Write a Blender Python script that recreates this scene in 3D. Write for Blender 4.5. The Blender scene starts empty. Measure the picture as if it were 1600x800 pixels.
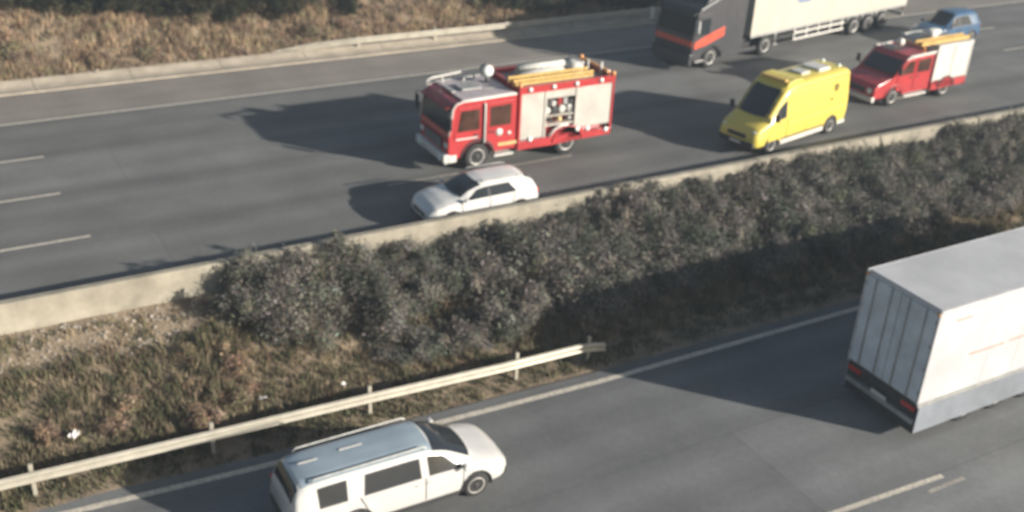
import bpy, bmesh, math, random
import numpy as np
from mathutils import Vector, Matrix

# ------------------------------------------------------------------ camera, sky, sun, exposure
scene = bpy.context.scene
COL = scene.collection
R = math.radians
rng = np.random.default_rng(11)
random.seed(5)

CAM_POS = Vector((0.0, -27.27, 15.27))
YAW, PITCH, ROLL = R(59.56), R(27.30), R(2.96)
cam_data = bpy.data.cameras.new('camera')
cam = bpy.data.objects.new('camera', cam_data)
COL.objects.link(cam)
scene.camera = cam
_d = Vector((math.cos(YAW) * math.cos(PITCH), math.sin(YAW) * math.cos(PITCH), -math.sin(PITCH)))
_r = Vector((math.sin(YAW), -math.cos(YAW), 0))
_u = _r.cross(_d)
_r2 = _r * math.cos(ROLL) + _u * math.sin(ROLL)
_u2 = -_r * math.sin(ROLL) + _u * math.cos(ROLL)
cam.matrix_world = Matrix(((_r2.x, _u2.x, -_d.x, CAM_POS.x), (_r2.y, _u2.y, -_d.y, CAM_POS.y),
                           (_r2.z, _u2.z, -_d.z, CAM_POS.z), (0, 0, 0, 1)))
cam_data.sensor_width = 36.0
cam_data.lens = 36.0 * 1665.25 / 1600.0
cam_data.clip_start = 0.5
cam_data.clip_end = 3000
cam_data.dof.use_dof = True            # the traffic camera is a little out of focus
cam_data.dof.focus_distance = 7.0
cam_data.dof.aperture_fstop = 1.3

SUN_EL = R(18.0)
SUN_DIR = Vector((0.66 * math.cos(SUN_EL), -0.75 * math.cos(SUN_EL), math.sin(SUN_EL))).normalized()
world = bpy.data.worlds.new('World')
scene.world = world
world.use_nodes = True
wn = world.node_tree.nodes
wl = world.node_tree.links
bg = wn['Background']
sky = wn.new('ShaderNodeTexSky')
sky.sky_type = 'NISHITA'
sky.sun_disc = False
sky.sun_elevation = SUN_EL
sky.sun_rotation = math.atan2(0.66, -0.75)
sky.air_density = 1.2
sky.dust_density = 1.5
wl.new(sky.outputs[0], bg.inputs[0])
bg.inputs[1].default_value = 0.050
sl = bpy.data.lights.new('sun', 'SUN')
sl.energy = 4.6
sl.angle = R(0.9)
sl.color = (1.0, 0.935, 0.84)
sun = bpy.data.objects.new('sun', sl)
sun.rotation_euler = (-SUN_DIR).to_track_quat('-Z', 'Y').to_euler()
sun.location = (40, -50, 40)
COL.objects.link(sun)
vs = scene.view_settings
vs.view_transform = 'Standard'
vs.look = 'None'
vs.gamma = 1.0
vs.use_curve_mapping = False
vs.exposure = 0.95

# ------------------------------------------------------------------ materials
MATS = {}


def mat(name, col, rough=0.6, metal=0.0, var=0.12, scale=6.0, bump=0.0, bscale=40.0, coat=0.0, col2=None, emit=0.0, spec=0.5):
    """Principled with a noise-driven colour variation and fine relief."""
    if name in MATS:
        return MATS[name]
    m = bpy.data.materials.new(name)
    m.use_nodes = True
    nt = m.node_tree
    b = nt.nodes['Principled BSDF']
    b.inputs['Roughness'].default_value = rough
    b.inputs['Metallic'].default_value = metal
    b.inputs['Specular IOR Level'].default_value = spec
    b.inputs['Coat Weight'].default_value = coat
    tc = nt.nodes.new('ShaderNodeTexCoord')
    n = nt.nodes.new('ShaderNodeTexNoise')
    n.inputs['Scale'].default_value = scale
    n.inputs['Detail'].default_value = 6
    n.inputs['Roughness'].default_value = 0.65
    nt.links.new(tc.outputs['Object'], n.inputs['Vector'])
    cr = nt.nodes.new('ShaderNodeValToRGB')
    c2 = col2 if col2 else tuple(c * (1 - var) for c in col)
    c1 = tuple(min(1, c * (1 + var * 0.6)) for c in col)
    cr.color_ramp.elements[0].position = 0.32
    cr.color_ramp.elements[1].position = 0.68
    cr.color_ramp.elements[0].color = (*c2, 1)
    cr.color_ramp.elements[1].color = (*c1, 1)
    nt.links.new(n.outputs['Fac'], cr.inputs['Fac'])
    nt.links.new(cr.outputs['Color'], b.inputs['Base Color'])
    if bump > 0:
        n2 = nt.nodes.new('ShaderNodeTexNoise')
        n2.inputs['Scale'].default_value = bscale
        n2.inputs['Detail'].default_value = 4
        nt.links.new(tc.outputs['Object'], n2.inputs['Vector'])
        bp = nt.nodes.new('ShaderNodeBump')
        bp.inputs['Strength'].default_value = bump
        bp.inputs['Distance'].default_value = 0.05
        nt.links.new(n2.outputs['Fac'], bp.inputs['Height'])
        nt.links.new(bp.outputs['Normal'], b.inputs['Normal'])
    MATS[name] = m
    return m


def asphalt_mat(name, base, tint, lanes, seed):
    """Worn asphalt: fine aggregate, blotches, darker oil strip mid-lane, pale wheel tracks, cracks."""
    m = bpy.data.materials.new(name)
    m.use_nodes = True
    nt = m.node_tree
    L = nt.links
    b = nt.nodes['Principled BSDF']
    b.inputs['Roughness'].default_value = 0.85
    b.inputs['Specular IOR Level'].default_value = 0.25
    tc = nt.nodes.new('ShaderNodeTexCoord')
    mp = nt.nodes.new('ShaderNodeMapping')
    mp.inputs['Location'].default_value = (seed, seed * 2, 0)
    L.new(tc.outputs['Object'], mp.inputs['Vector'])

    def noise(scale, detail=5, stretch=None):
        n = nt.nodes.new('ShaderNodeTexNoise')
        n.inputs['Scale'].default_value = scale
        n.inputs['Detail'].default_value = detail
        if stretch:
            q = nt.nodes.new('ShaderNodeMapping')
            q.inputs['Scale'].default_value = stretch
            L.new(mp.outputs['Vector'], q.inputs['Vector'])
            L.new(q.outputs['Vector'], n.inputs['Vector'])
        else:
            L.new(mp.outputs['Vector'], n.inputs['Vector'])
        return n.outputs['Fac']

    def math_(op, a, bb, c=None):
        k = nt.nodes.new('ShaderNodeMath')
        k.operation = op
        for i, v in enumerate((a, bb, c)):
            if v is None:
                continue
            if isinstance(v, (int, float)):
                k.inputs[i].default_value = v
            else:
                L.new(v, k.inputs[i])
        return k.outputs[0]
    fine = noise(55, 3)
    blot = noise(0.45, 6)
    streak = noise(1.0, 5, (0.05, 1.6, 1))
    v = math_('MULTIPLY_ADD', fine, 0.5, 0.75)
    v = math_('MULTIPLY', v, math_('MULTIPLY_ADD', blot, 0.7, 0.65))
    v = math_('MULTIPLY', v, math_('MULTIPLY_ADD', streak, 0.36, 0.82))
    sep = nt.nodes.new('ShaderNodeSeparateXYZ')
    L.new(tc.outputs['Object'], sep.inputs[0])
    # oil strip in the middle of each lane
    ph = math_('MULTIPLY', math_('SUBTRACT', sep.outputs['Y'], lanes[0]), 2 * math.pi / lanes[1])
    osc = math_('COSINE', ph, None)
    v = math_('MULTIPLY', v, math_('MULTIPLY_ADD', osc, 0.05, 1.0))
    # wheel tracks (two per lane), mottled wear, and a few resurfaced rectangles with their own tone
    ph2 = math_('MULTIPLY', math_('SUBTRACT', sep.outputs['Y'], lanes[0]), 4 * math.pi / lanes[1])
    tr = math_('COSINE', ph2, None)
    wear = noise(0.9, 4, (0.12, 1.0, 1))
    v = math_('MULTIPLY', v, math_('MULTIPLY_ADD', math_('MULTIPLY', tr, wear), -0.16, 1.0))
    mott = noise(7.0, 6)
    v = math_('MULTIPLY', v, math_('MULTIPLY_ADD', mott, 0.36, 0.82))
    br = nt.nodes.new('ShaderNodeTexBrick')
    br.inputs['Scale'].default_value = 1.0
    br.inputs['Brick Width'].default_value = 17.0
    br.inputs['Row Height'].default_value = lanes[1] if lanes[1] < 10 else 3.4
    br.inputs['Mortar Size'].default_value = 0.02
    br.inputs['Mortar Smooth'].default_value = 0.6
    br.inputs['Color1'].default_value = (0.86, 0.86, 0.86, 1)
    br.inputs['Color2'].default_value = (1.06, 1.06, 1.06, 1)
    br.inputs['Mortar'].default_value = (0.72, 0.72, 0.72, 1)
    mb = nt.nodes.new('ShaderNodeMapping')
    mb.inputs['Location'].default_value = (seed, -lanes[0] + lanes[1] / 2 if lanes[1] < 10 else -16.1, 0)
    L.new(tc.outputs['Object'], mb.inputs['Vector'])
    L.new(mb.outputs['Vector'], br.inputs['Vector'])
    bw = nt.nodes.new('ShaderNodeRGBToBW')
    L.new(br.outputs['Color'], bw.inputs[0])
    v = math_('MULTIPLY', v, bw.outputs[0])
    comb = nt.nodes.new('ShaderNodeMix')
    comb.data_type = 'RGBA'
    comb.blend_type = 'MULTIPLY'
    comb.inputs['Factor'].default_value = 1.0
    vc = nt.nodes.new('ShaderNodeCombineXYZ')
    for i in range(3):
        L.new(v, vc.inputs[i])
    L.new(vc.outputs[0], comb.inputs[6])
    comb.inputs[7].default_value = (base * tint[0], base * tint[1], base * tint[2], 1)
    L.new(comb.outputs[2], b.inputs['Base Color'])
    bp = nt.nodes.new('ShaderNodeBump')
    bp.inputs['Strength'].default_value = 0.25
    bp.inputs['Distance'].default_value = 0.02
    L.new(fine, bp.inputs['Height'])
    L.new(bp.outputs['Normal'], b.inputs['Normal'])
    return m


def attr_mat(name, rough=0.8, trans=0.0):
    """Colour comes from the per-piece 'col' attribute (natural variety between blades and leaves)."""
    m = bpy.data.materials.new(name)
    m.use_nodes = True
    nt = m.node_tree
    b = nt.nodes['Principled BSDF']
    b.inputs['Roughness'].default_value = rough
    b.inputs['Specular IOR Level'].default_value = 0.2
    a = nt.nodes.new('ShaderNodeAttribute')
    a.attribute_name = 'col'
    nt.links.new(a.outputs['Color'], b.inputs['Base Color'])
    if trans > 0:
        tr = nt.nodes.new('ShaderNodeBsdfTranslucent')
        mx = nt.nodes.new('ShaderNodeMixShader')
        mx.inputs[0].default_value = trans
        nt.links.new(a.outputs['Color'], tr.inputs['Color'])
        nt.links.new(b.outputs[0], mx.inputs[1])
        nt.links.new(tr.outputs[0], mx.inputs[2])
        nt.links.new(mx.outputs[0], nt.nodes['Material Output'].inputs['Surface'])
    return m


RED = mat('fire_red_paint', (0.42, 0.042, 0.045), 0.3, var=0.18, scale=2, coat=0.4)
REDD = mat('dark_red_paint', (0.30, 0.03, 0.03), 0.4, var=0.2, scale=2)
WHITE = mat('white_paint', (0.60, 0.58, 0.54), 0.35, var=0.08, scale=2, coat=0.3)
CARWHITE = mat('car_white_paint', (0.62, 0.61, 0.59), 0.28, var=0.05, scale=1.5, coat=0.5)
ROOFGREY = mat('roof_grey_white_paint', (0.42, 0.37, 0.38), 0.45, var=0.2, scale=2.5)
SHUTTER = mat('shutter_aluminium', (0.52, 0.49, 0.44), 0.5, metal=0.15, var=0.18, scale=1.5)
YELLOW = mat('ambulance_yellow_paint', (0.66, 0.53, 0.10), 0.35, var=0.08, scale=1.2, coat=0.3)
ORANGE = mat('orange_paint', (0.65, 0.26, 0.04), 0.5, var=0.2, scale=4)
LADDERY = mat('yellow_ladder_paint', (0.60, 0.40, 0.13), 0.5, var=0.25, scale=5)
GLASS = mat('dark_vehicle_glass', (0.025, 0.03, 0.035), 0.08, var=0.2, scale=1, spec=0.6)
GLASSB = mat('brown_cabin_glass', (0.075, 0.04, 0.03), 0.06, var=0.6, scale=1.3, spec=0.5)
TYRE = mat('tyre_rubber', (0.03, 0.03, 0.03), 0.85, var=0.3, scale=8)
RIM = mat('wheel_rim_steel', (0.50, 0.48, 0.45), 0.45, metal=0.3, var=0.25, scale=10)
DARK = mat('dark_chassis_metal', (0.045, 0.045, 0.045), 0.7, var=0.4, scale=6)
GREYM = mat('grey_metal', (0.36, 0.36, 0.35), 0.5, metal=0.3, var=0.25, scale=5)
PALEM = mat('pale_grey_canvas', (0.48, 0.48, 0.45), 0.8, var=0.25, scale=6)
LAMP = mat('lamp_lens', (0.75, 0.83, 0.78), 0.15, var=0.05)
LAMPR = mat('red_lamp_lens', (0.5, 0.03, 0.02), 0.2, var=0.1)
LAMPO = mat('orange_lamp_lens', (0.65, 0.32, 0.12), 0.2, var=0.1)
LAMPB = mat('blue_lamp_lens', (0.05, 0.12, 0.5), 0.15, var=0.1)
BLACKP = mat('black_plastic', (0.03, 0.03, 0.032), 0.6, var=0.2)
CONC = mat('barrier_concrete', (0.31, 0.28, 0.22), 0.9, var=0.30, scale=1.3, bump=0.25, bscale=25)
GUTTER = mat('gutter_concrete', (0.42, 0.36, 0.28), 0.9, var=0.25, scale=1.2, bump=0.3, bscale=15)
ZINC = mat('galvanised_steel', (0.42, 0.39, 0.32), 0.5, metal=0.25, var=0.2, scale=2)
PAINT = mat('road_marking_paint', (0.55, 0.50, 0.42), 0.8, var=0.4, scale=9)
PAINTW = mat('worn_marking_paint', (0.34, 0.31, 0.27), 0.85, var=0.5, scale=7)
CABGREY = mat('dark_grey_cab_paint', (0.045, 0.045, 0.05), 0.45, var=0.25, scale=3)
CABRED = mat('lorry_red_paint', (0.60, 0.09, 0.05), 0.4, var=0.2, scale=3)
TRAILER = mat('trailer_cream_panel', (0.47, 0.44, 0.37), 0.5, var=0.06, scale=0.6)
BLUE = mat('blue_car_paint', (0.05, 0.11, 0.20), 0.3, var=0.2, scale=2, coat=0.4)
LOGOB = mat('blue_logo_print', (0.16, 0.22, 0.34), 0.6, var=0.1)
PALERED = mat('faded_red_print', (0.50, 0.30, 0.25), 0.6, var=0.3, scale=5)
MARKO = mat('dark_olive_emblem', (0.20, 0.15, 0.03), 0.6, var=0.2)
BOXW = mat('white_box_body', (0.50, 0.50, 0.51), 0.5, var=0.16, scale=0.7)
BOXR = mat('rear_door_blue_shade', (0.60, 0.64, 0.69), 0.5, var=0.22, scale=1.1)  # bluish cast of the shaded rear face mixed into the door colour
SKIRT = mat('grey_side_skirt', (0.20, 0.22, 0.25), 0.6, var=0.25, scale=1.2)
VANROOF = mat('sky_reflection_roof', (0.27, 0.33, 0.38), 0.25, var=0.1, scale=1.5, coat=0.3)  # reflected sky blue painted into the van roof colour
VANS = mat('silver_white_van_paint', (0.56, 0.55, 0.53), 0.28, metal=0.05, var=0.06, scale=1.5, coat=0.5)
BAND = mat('reflective_yellow_band', (0.70, 0.55, 0.25), 0.5, var=0.35, scale=12)
ASPH_U = asphalt_mat('upper_asphalt', 0.158, (1.0, 1.0, 0.965), (1.1 + 1.83, 3.67), 3.0)
ASPH_L = asphalt_mat('lower_asphalt', 0.172, (0.98, 1.0, 1.0), (-6.7 - 1.83, 3.67), 17.0)
ASPH_S = asphalt_mat('shoulder_asphalt', 0.215, (1.10, 1.0, 0.88), (0, 60.0), 29.0)

# ------------------------------------------------------------------ mesh helpers


def link(name, me, m, parent=None, smooth=False):
    o = bpy.data.objects.new(name, me)
    COL.objects.link(o)
    if m is not None:
        me.materials.append(m)
    if parent is not None:
        o.parent = parent
    if smooth:
        for p in me.polygons:
            p.use_smooth = True
    return o


def from_bm(name, bm, m, parent=None, smooth=False):
    bmesh.ops.recalc_face_normals(bm, faces=bm.faces)
    me = bpy.data.meshes.new(name)
    bm.to_mesh(me)
    bm.free()
    return link(name, me, m, parent, smooth)


def tag(o, label=None, cat=None, group=None, kind=None):
    if label:
        o['label'] = label
    if cat:
        o['category'] = cat
    if group:
        o['group'] = group
    if kind:
        o['kind'] = kind
    return o


def empty(name, loc, rz=0.0):
    o = bpy.data.objects.new(name, None)
    o.location = loc
    o.rotation_euler = (0, 0, rz)
    o.empty_display_size = 0.3
    COL.objects.link(o)
    return o


def bm_box(bm, lo, hi, bevel=0.0):
    x0, y0, z0 = lo
    x1, y1, z1 = hi
    v = [bm.verts.new(c) for c in ((x0, y0, z0), (x1, y0, z0), (x1, y1, z0), (x0, y1, z0),
                                   (x0, y0, z1), (x1, y0, z1), (x1, y1, z1), (x0, y1, z1))]
    fs = [bm.faces.new([v[i] for i in f]) for f in ((3, 2, 1, 0), (4, 5, 6, 7), (0, 1, 5, 4), (1, 2, 6, 5), (2, 3, 7, 6), (3, 0, 4, 7))]
    if bevel > 0:
        es = set()
        for f in fs:
            es.update(f.edges)
        bmesh.ops.bevel(bm, geom=list(es), offset=bevel, segments=2, profile=0.5, affect='EDGES')


def box(name, lo, hi, m, parent=None, bevel=0.0):
    bm = bmesh.new()
    bm_box(bm, lo, hi, bevel)
    return from_bm(name, bm, m, parent)


def boxes(name, lst, m, parent=None, bevel=0.0):
    bm = bmesh.new()
    for lo, hi in lst:
        bm_box(bm, lo, hi, 0)
    return from_bm(name, bm, m, parent)


def bm_prism(bm, prof, y0, y1, bevel=0.0, seg=2):
    a = [bm.verts.new((x, y0, z)) for x, z in prof]
    c = [bm.verts.new((x, y1, z)) for x, z in prof]
    n = len(prof)
    f0 = bm.faces.new(a)
    f1 = bm.faces.new(list(reversed(c)))
    for i in range(n):
        bm.faces.new([a[(i + 1) % n], a[i], c[i], c[(i + 1) % n]])
    if bevel > 0:
        es = list(f0.edges) + list(f1.edges)
        bmesh.ops.bevel(bm, geom=es, offset=bevel, segments=seg, profile=0.5, affect='EDGES')


def prism(name, prof, y0, y1, m, parent=None, bevel=0.0, smooth=False):
    bm = bmesh.new()
    bm_prism(bm, prof, y0, y1, bevel)
    return from_bm(name, bm, m, parent, smooth)


def bm_tube(bm, pts, rad, seg=8):
    pts = [Vector(p) for p in pts]
    rings = []
    for i, p in enumerate(pts):
        t = (pts[min(i + 1, len(pts) - 1)] - pts[max(i - 1, 0)]).normalized()
        a = t.orthogonal().normalized() if i == 0 else (rings_a - t * rings_a.dot(t)).normalized()
        rings_a = a
        b = t.cross(a)
        r = rad[i] if isinstance(rad, (list, tuple)) else rad
        rings.append([bm.verts.new(p + (a * math.cos(k * 2 * math.pi / seg) + b * math.sin(k * 2 * math.pi / seg)) * r) for k in range(seg)])
    for i in range(len(pts) - 1):
        for k in range(seg):
            bm.faces.new([rings[i][k], rings[i][(k + 1) % seg], rings[i + 1][(k + 1) % seg], rings[i + 1][k]])
    bm.faces.new(list(reversed(rings[0])))
    bm.faces.new(rings[-1])


def tube(name, pts, rad, m, parent=None, seg=8, smooth=True):
    bm = bmesh.new()
    bm_tube(bm, pts, rad, seg)
    return from_bm(name, bm, m, parent, smooth)


def lathe_y(name, prof, m, parent=None, seg=24, loc=(0, 0, 0), smooth=True, axis='Y'):
    """prof: (radius, along-axis)"""
    bm = bmesh.new()
    rings = []
    for r, y in prof:
        ring = []
        for k in range(seg):
            a = 2 * math.pi * k / seg
            if axis == 'Y':
                c = (r * math.cos(a), y, r * math.sin(a))
            elif axis == 'Z':
                c = (r * math.cos(a), r * math.sin(a), y)
            else:
                c = (y, r * math.cos(a), r * math.sin(a))
            ring.append(bm.verts.new((c[0] + loc[0], c[1] + loc[1], c[2] + loc[2])))
        rings.append(ring)
    for i in range(len(rings) - 1):
        for k in range(seg):
            bm.faces.new([rings[i][k], rings[i][(k + 1) % seg], rings[i + 1][(k + 1) % seg], rings[i + 1][k]])
    bm.faces.new(rings[0])
    bm.faces.new(list(reversed(rings[-1])))
    return from_bm(name, bm, m, parent, smooth)


WHEEL_CACHE = {}


def wheel(parent, x, y, r, w, rimmat=RIM, side=1, rim_frac=0.6, holes=8):
    """wheel > rim, hub ; outer face towards side*y"""
    key = (round(r, 3), round(w, 3), side, rimmat.name, holes)
    if key not in WHEEL_CACHE:
        h = w / 2
        s = side
        tyre_p = [(r * 0.55, -h * s), (r * 0.88, -h * s), (r * 0.97, -h * 0.8 * s), (r, -h * 0.5 * s), (r, h * 0.5 * s), (r * 0.97, h * 0.8 * s), (r * 0.88, h * s), (r * rim_frac, h * s * 0.92)]
        bm = bmesh.new()
        t = lathe_y('wheel', tyre_p, TYRE, None, 28)
        rim = lathe_y('rim', [(r * rim_frac * 1.03, h * 0.75 * s), (r * rim_frac * 1.03, h * 1.0 * s), (r * rim_frac * 0.93, h * 1.0 * s), (r * rim_frac * 0.8, h * 0.72 * s), (r * rim_frac * 0.4, h * 0.8 * s), (r * 0.02, h * 0.8 * s)], rimmat, None, 28)
        hub = lathe_y('hub', [(r * 0.2, h * 0.7 * s), (r * 0.2, h * 1.05 * s), (r * 0.13, h * 1.12 * s), (r * 0.01, h * 1.12 * s)], DARK, None, 16)
        bm = bmesh.new()
        for k in range(holes):
            a = 2 * math.pi * k / holes
            c = Vector((math.cos(a) * r * rim_frac * 0.66, h * 0.77 * s, math.sin(a) * r * rim_frac * 0.66))
            bm_tube(bm, [c, c + Vector((0, 0.03 * s, 0))], r * 0.055, 8)
        hol = from_bm('vent_hole', bm, DARK, None)
        WHEEL_CACHE[key] = (t.data, rim.data, hub.data, hol.data)
        for o in (t, rim, hub, hol):
            bpy.data.objects.remove(o)
    td, rd, hd, vd = WHEEL_CACHE[key]
    t = link('wheel', td, None, parent)
    t.location = (x, y, r)
    for n, d in (('rim', rd), ('hub', hd), ('vent_hole', vd)):
        link(n, d, None, t)
    return t


def arc(cx, cz, r, a0, a1, n=10):
    return [(cx + r * math.cos(R(a0 + (a1 - a0) * i / n)), cz + r * math.sin(R(a0 + (a1 - a0) * i / n))) for i in range(n + 1)]


# ------------------------------------------------------------------ lofted car bodies
class Loft:
    """Side-profile curves over x (front positive); a half section is A bottom centre ... H top centre."""

    def __init__(self, X, zbot, zbelt, ztop, wbot, wbelt, wtop, smooth=0.10):
        self.xs = np.linspace(min(X), max(X), 141)
        o = np.argsort(X)
        X = np.array(X, float)[o]

        def f(v):
            a = np.interp(self.xs, X, np.array(v, float)[o])
            k = max(1, int(smooth / (self.xs[1] - self.xs[0])))
            pad = np.pad(a, k, mode='edge')
            ker = np.ones(2 * k + 1) / (2 * k + 1)
            return np.convolve(pad, ker, 'valid')
        self.p = dict(zbot=f(zbot), zbelt=f(zbelt), ztop=f(ztop), wbot=f(wbot), wbelt=f(wbelt), wtop=f(wtop))

    def g(self, k, x):
        return float(np.interp(x, self.xs, self.p[k]))

    def sect(self, x):
        zb, ze, zt = self.g('zbot', x), self.g('zbelt', x), self.g('ztop', x)
        wb, we, wt = self.g('wbot', x), self.g('wbelt', x), self.g('wtop', x)
        rt = min(0.09, max(0.012, (zt - ze) * 0.45))
        wm = max(wb, we) + 0.015
        return [(0, zb), (wb - 0.12, zb), (wb, zb + 0.1), (wm, zb * 0.5 + ze * 0.5), (we, ze),
                (wt, max(zt - rt, ze + 0.004)), (wt - min(0.16, 0.3 * wt), zt), (0, zt + 0.025)]

    def mesh(self, name, m, parent, arches=(), smooth=True):
        sub = [2, 1, 5, 5, 4, 2, 3]
        rows = []
        for x in self.xs:
            s = self.sect(x)
            row = []
            for i in range(7):
                for k in range(sub[i]):
                    t = k / sub[i]
                    row.append((s[i][0] * (1 - t) + s[i + 1][0] * t, s[i][1] * (1 - t) + s[i + 1][1] * t))
            row.append(s[-1])
            rows.append(row)
        bm = bmesh.new()
        grids = {}
        n = len(rows[0])
        for sgn in (1, -1):
            g = []
            for i, x in enumerate(self.xs):
                g.append([bm.verts.new((x, sgn * y, z)) if (sgn == 1 or y > 1e-6) else grids[1][i][j] for j, (y, z) in enumerate(rows[i])])
            grids[sgn] = g
        for sgn in (1, -1):
            g = grids[sgn]
            for i in range(len(self.xs) - 1):
                xm = (self.xs[i] + self.xs[i + 1]) / 2
                for j in range(n - 1):
                    zm = (rows[i][j][1] + rows[i][j + 1][1]) / 2
                    if any((xm - ax) ** 2 + (zm - az) ** 2 < ar * ar for ax, az, ar in arches) and rows[i][j][0] > 0.45 * rows[i][3][0]:
                        continue
                    bm.faces.new([g[i][j], g[i + 1][j], g[i + 1][j + 1], g[i][j + 1]])
        for i in (0, len(self.xs) - 1):
            loop = grids[1][i] + list(reversed(grids[-1][i][1:-1]))
            bm.faces.new(loop)
        return from_bm(name, bm, m, parent, smooth)

    def side(self, name, xb0, xb1, xt0, xt1, m, parent, s0=0.1, s1=0.9, sides=(1, -1), off=0.008, seg=(4, 5), nx=10, ny=4):
        """Patch on the side between section points seg[0] and seg[1] (4,5 = window band; 2,4 = door skin)."""
        for sg in sides:
            bm = bmesh.new()
            G = []
            for i in range(nx + 1):
                col = []
                for j in range(ny + 1):
                    t = s0 + (s1 - s0) * j / ny
                    xa = xb0 + (xb1 - xb0) * i / nx
                    xc = xt0 + (xt1 - xt0) * i / nx
                    x = xa * (1 - j / ny) + xc * (j / ny)
                    s = self.sect(x)
                    q = seg[0] + t * (seg[1] - seg[0])
                    k = min(int(q), 6)
                    u = q - k
                    y = s[k][0] * (1 - u) + s[k + 1][0] * u
                    z = s[k][1] * (1 - u) + s[k + 1][1] * u
                    col.append(bm.verts.new((x, sg * (y + off), z)))
                G.append(col)
            for i in range(nx):
                for j in range(ny):
                    bm.faces.new([G[i][j], G[i + 1][j], G[i + 1][j + 1], G[i][j + 1]])
            r = bmesh.ops.extrude_face_region(bm, geom=list(bm.faces))
            for v in r['geom']:
                if isinstance(v, bmesh.types.BMVert):
                    v.co.y -= sg * (off + 0.012)
            o = from_bm(name, bm, m, parent)
            yield_list.append(o)

    def top(self, name, x0, x1, f0, f1, m, parent, off=0.010, nx=8, ny=10, curve=0.0):
        """Patch on the top surface from x0 to x1, half width fraction f0..f1 of wtop."""
        bm = bmesh.new()
        G = []
        for i in range(nx + 1):
            t = i / nx
            xx = x0 + (x1 - x0) * t
            f = f0 + (f1 - f0) * t
            col = []
            for j in range(ny + 1):
                q = -1 + 2 * j / ny
                x = xx - curve * q * q
                s = self.sect(x)
                ym = s[5][0] * f
                y = q * ym
                z = float(np.interp(abs(y), [0, s[6][0], s[5][0]], [s[7][1], s[6][1], s[5][1]]))
                h = 0.03
                dz = (self.g('ztop', x + h) - self.g('ztop', x - h)) / (2 * h)
                nn = Vector((-dz, 0, 1)).normalized() * off
                col.append(bm.verts.new((x + nn.x, y, z + nn.z)))
            G.append(col)
        for i in range(nx):
            for j in range(ny):
                bm.faces.new([G[i][j], G[i + 1][j], G[i + 1][j + 1], G[i][j + 1]])
        return from_bm(name, bm, m, parent, True)


yield_list = []


def lside(lf, *a, **k):
    yield_list.clear()
    for _ in ([lf.side(*a, **k)] if False else [1]):
        g = Loft.side(lf, *a, **k)
    return list(yield_list)


def arch_lip(parent, ax, az, ar, y, m, th=0.03):
    for s in (1, -1):
        pts = [(x, s * y, z) for x, z in arc(ax, az, ar, -8, 188, 14)]
        tube('wheel_arch', pts, th, m, parent, 6)
        bm = bmesh.new()
        bm_prism(bm, arc(ax, az, ar * 1.02, -10, 190, 14), s * (y - 0.02), s * (y - 0.32))
        # inner well: dark shell set inside
        from_bm('wheel_well', bm, BLACKP, parent)


# ------------------------------------------------------------------ the setting
def zprofile(Y):
    ys = [-400, -24, -20.5, -6.1, -5.75, -5.2, -3.6, -1.8, -0.9, -0.3, 0.2, 19.0, 20.9, 22.0, 26, 34, 46, 60, 400]
    zs = [-2.4, -1.9, -1.72, -1.70, -1.66, -1.58, -1.05, -0.38, -0.02, 0.14, -0.06, -0.06, -0.02, 0.35, 2.3, 6.2, 9.5, 10, 12]
    return np.interp(Y, ys, zs)


def bumps(x, y):
    return 0.06 * np.sin(1.7 * x + 0.6 * y) * np.sin(1.1 * y - 0.5 * x) + 0.035 * np.sin(4.1 * x + 1.3) * np.sin(3.7 * y) + 0.05 * np.sin(0.6 * x + 2.0) * np.cos(0.9 * y)


def ground_z(x, y):
    x = np.asarray(x, float)
    y = np.asarray(y, float)
    z = zprofile(y)
    wv = np.clip((y + 5.6) / 0.8, 0, 1) * np.clip((-0.4 - y) / 0.6, 0, 1)
    we = np.clip((y - 21.0) / 2.0, 0, 1)
    return z + bumps(x, y) * (wv * 1.0 + we * 2.6)


gx = np.unique(np.concatenate([np.linspace(-400, -12, 20), np.arange(-12, 75, 0.5), np.linspace(75, 500, 24)]))
gy = np.unique(np.concatenate([np.linspace(-400, -24, 14), [-20.5], np.arange(-7, 0.41, 0.25), [19.0, 20.0], np.arange(20.5, 48, 0.5), np.linspace(48, 420, 16)]))
GX, GY = np.meshgrid(gx, gy, indexing='ij')
GZ = ground_z(GX, GY)
verts = np.stack([GX, GY, GZ], -1).reshape(-1, 3)
ny_ = len(gy)
faces = [(i * ny_ + j, (i + 1) * ny_ + j, (i + 1) * ny_ + j + 1, i * ny_ + j + 1) for i in range(len(gx) - 1) for j in range(ny_ - 1)]
me = bpy.data.meshes.new('ground')
me.from_pydata(verts.tolist(), [], faces)
SOIL = mat('dry_soil', (0.24, 0.185, 0.125), 0.95, var=0.5, scale=0.9, bump=0.6, bscale=9)
ground = link('ground', me, SOIL, smooth=True)
tag(ground, kind='structure')


def sheet(name, pts_l, pts_r, z, m, parent=None, th=0.0):
    """A strip between two polylines (lists of (x,y)) at height z."""
    bm = bmesh.new()
    a = [bm.verts.new((x, y, z)) for x, y in pts_l]
    b = [bm.verts.new((x, y, z)) for x, y in pts_r]
    for i in range(len(a) - 1):
        bm.faces.new([a[i], a[i + 1], b[i + 1], b[i]])
    if th:
        r = bmesh.ops.extrude_face_region(bm, geom=list(bm.faces))
        for v in r['geom']:
            if isinstance(v, bmesh.types.BMVert):
                v.co.z -= th
    return from_bm(name, bm, m, parent)


XS = [-300, -100, -40, 0, 20, 40, 80, 200, 450]
upper = tag(sheet('upper_road', [(x, 0.06) for x in XS], [(x, 16.05) for x in XS], 0.0, ASPH_U, None, 0.12), kind='structure')
should = tag(sheet('upper_hard_shoulder', [(x, 16.05) for x in XS], [(x, 19.35) for x in XS], 0.0, ASPH_S, None, 0.12), kind='structure')


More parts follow.
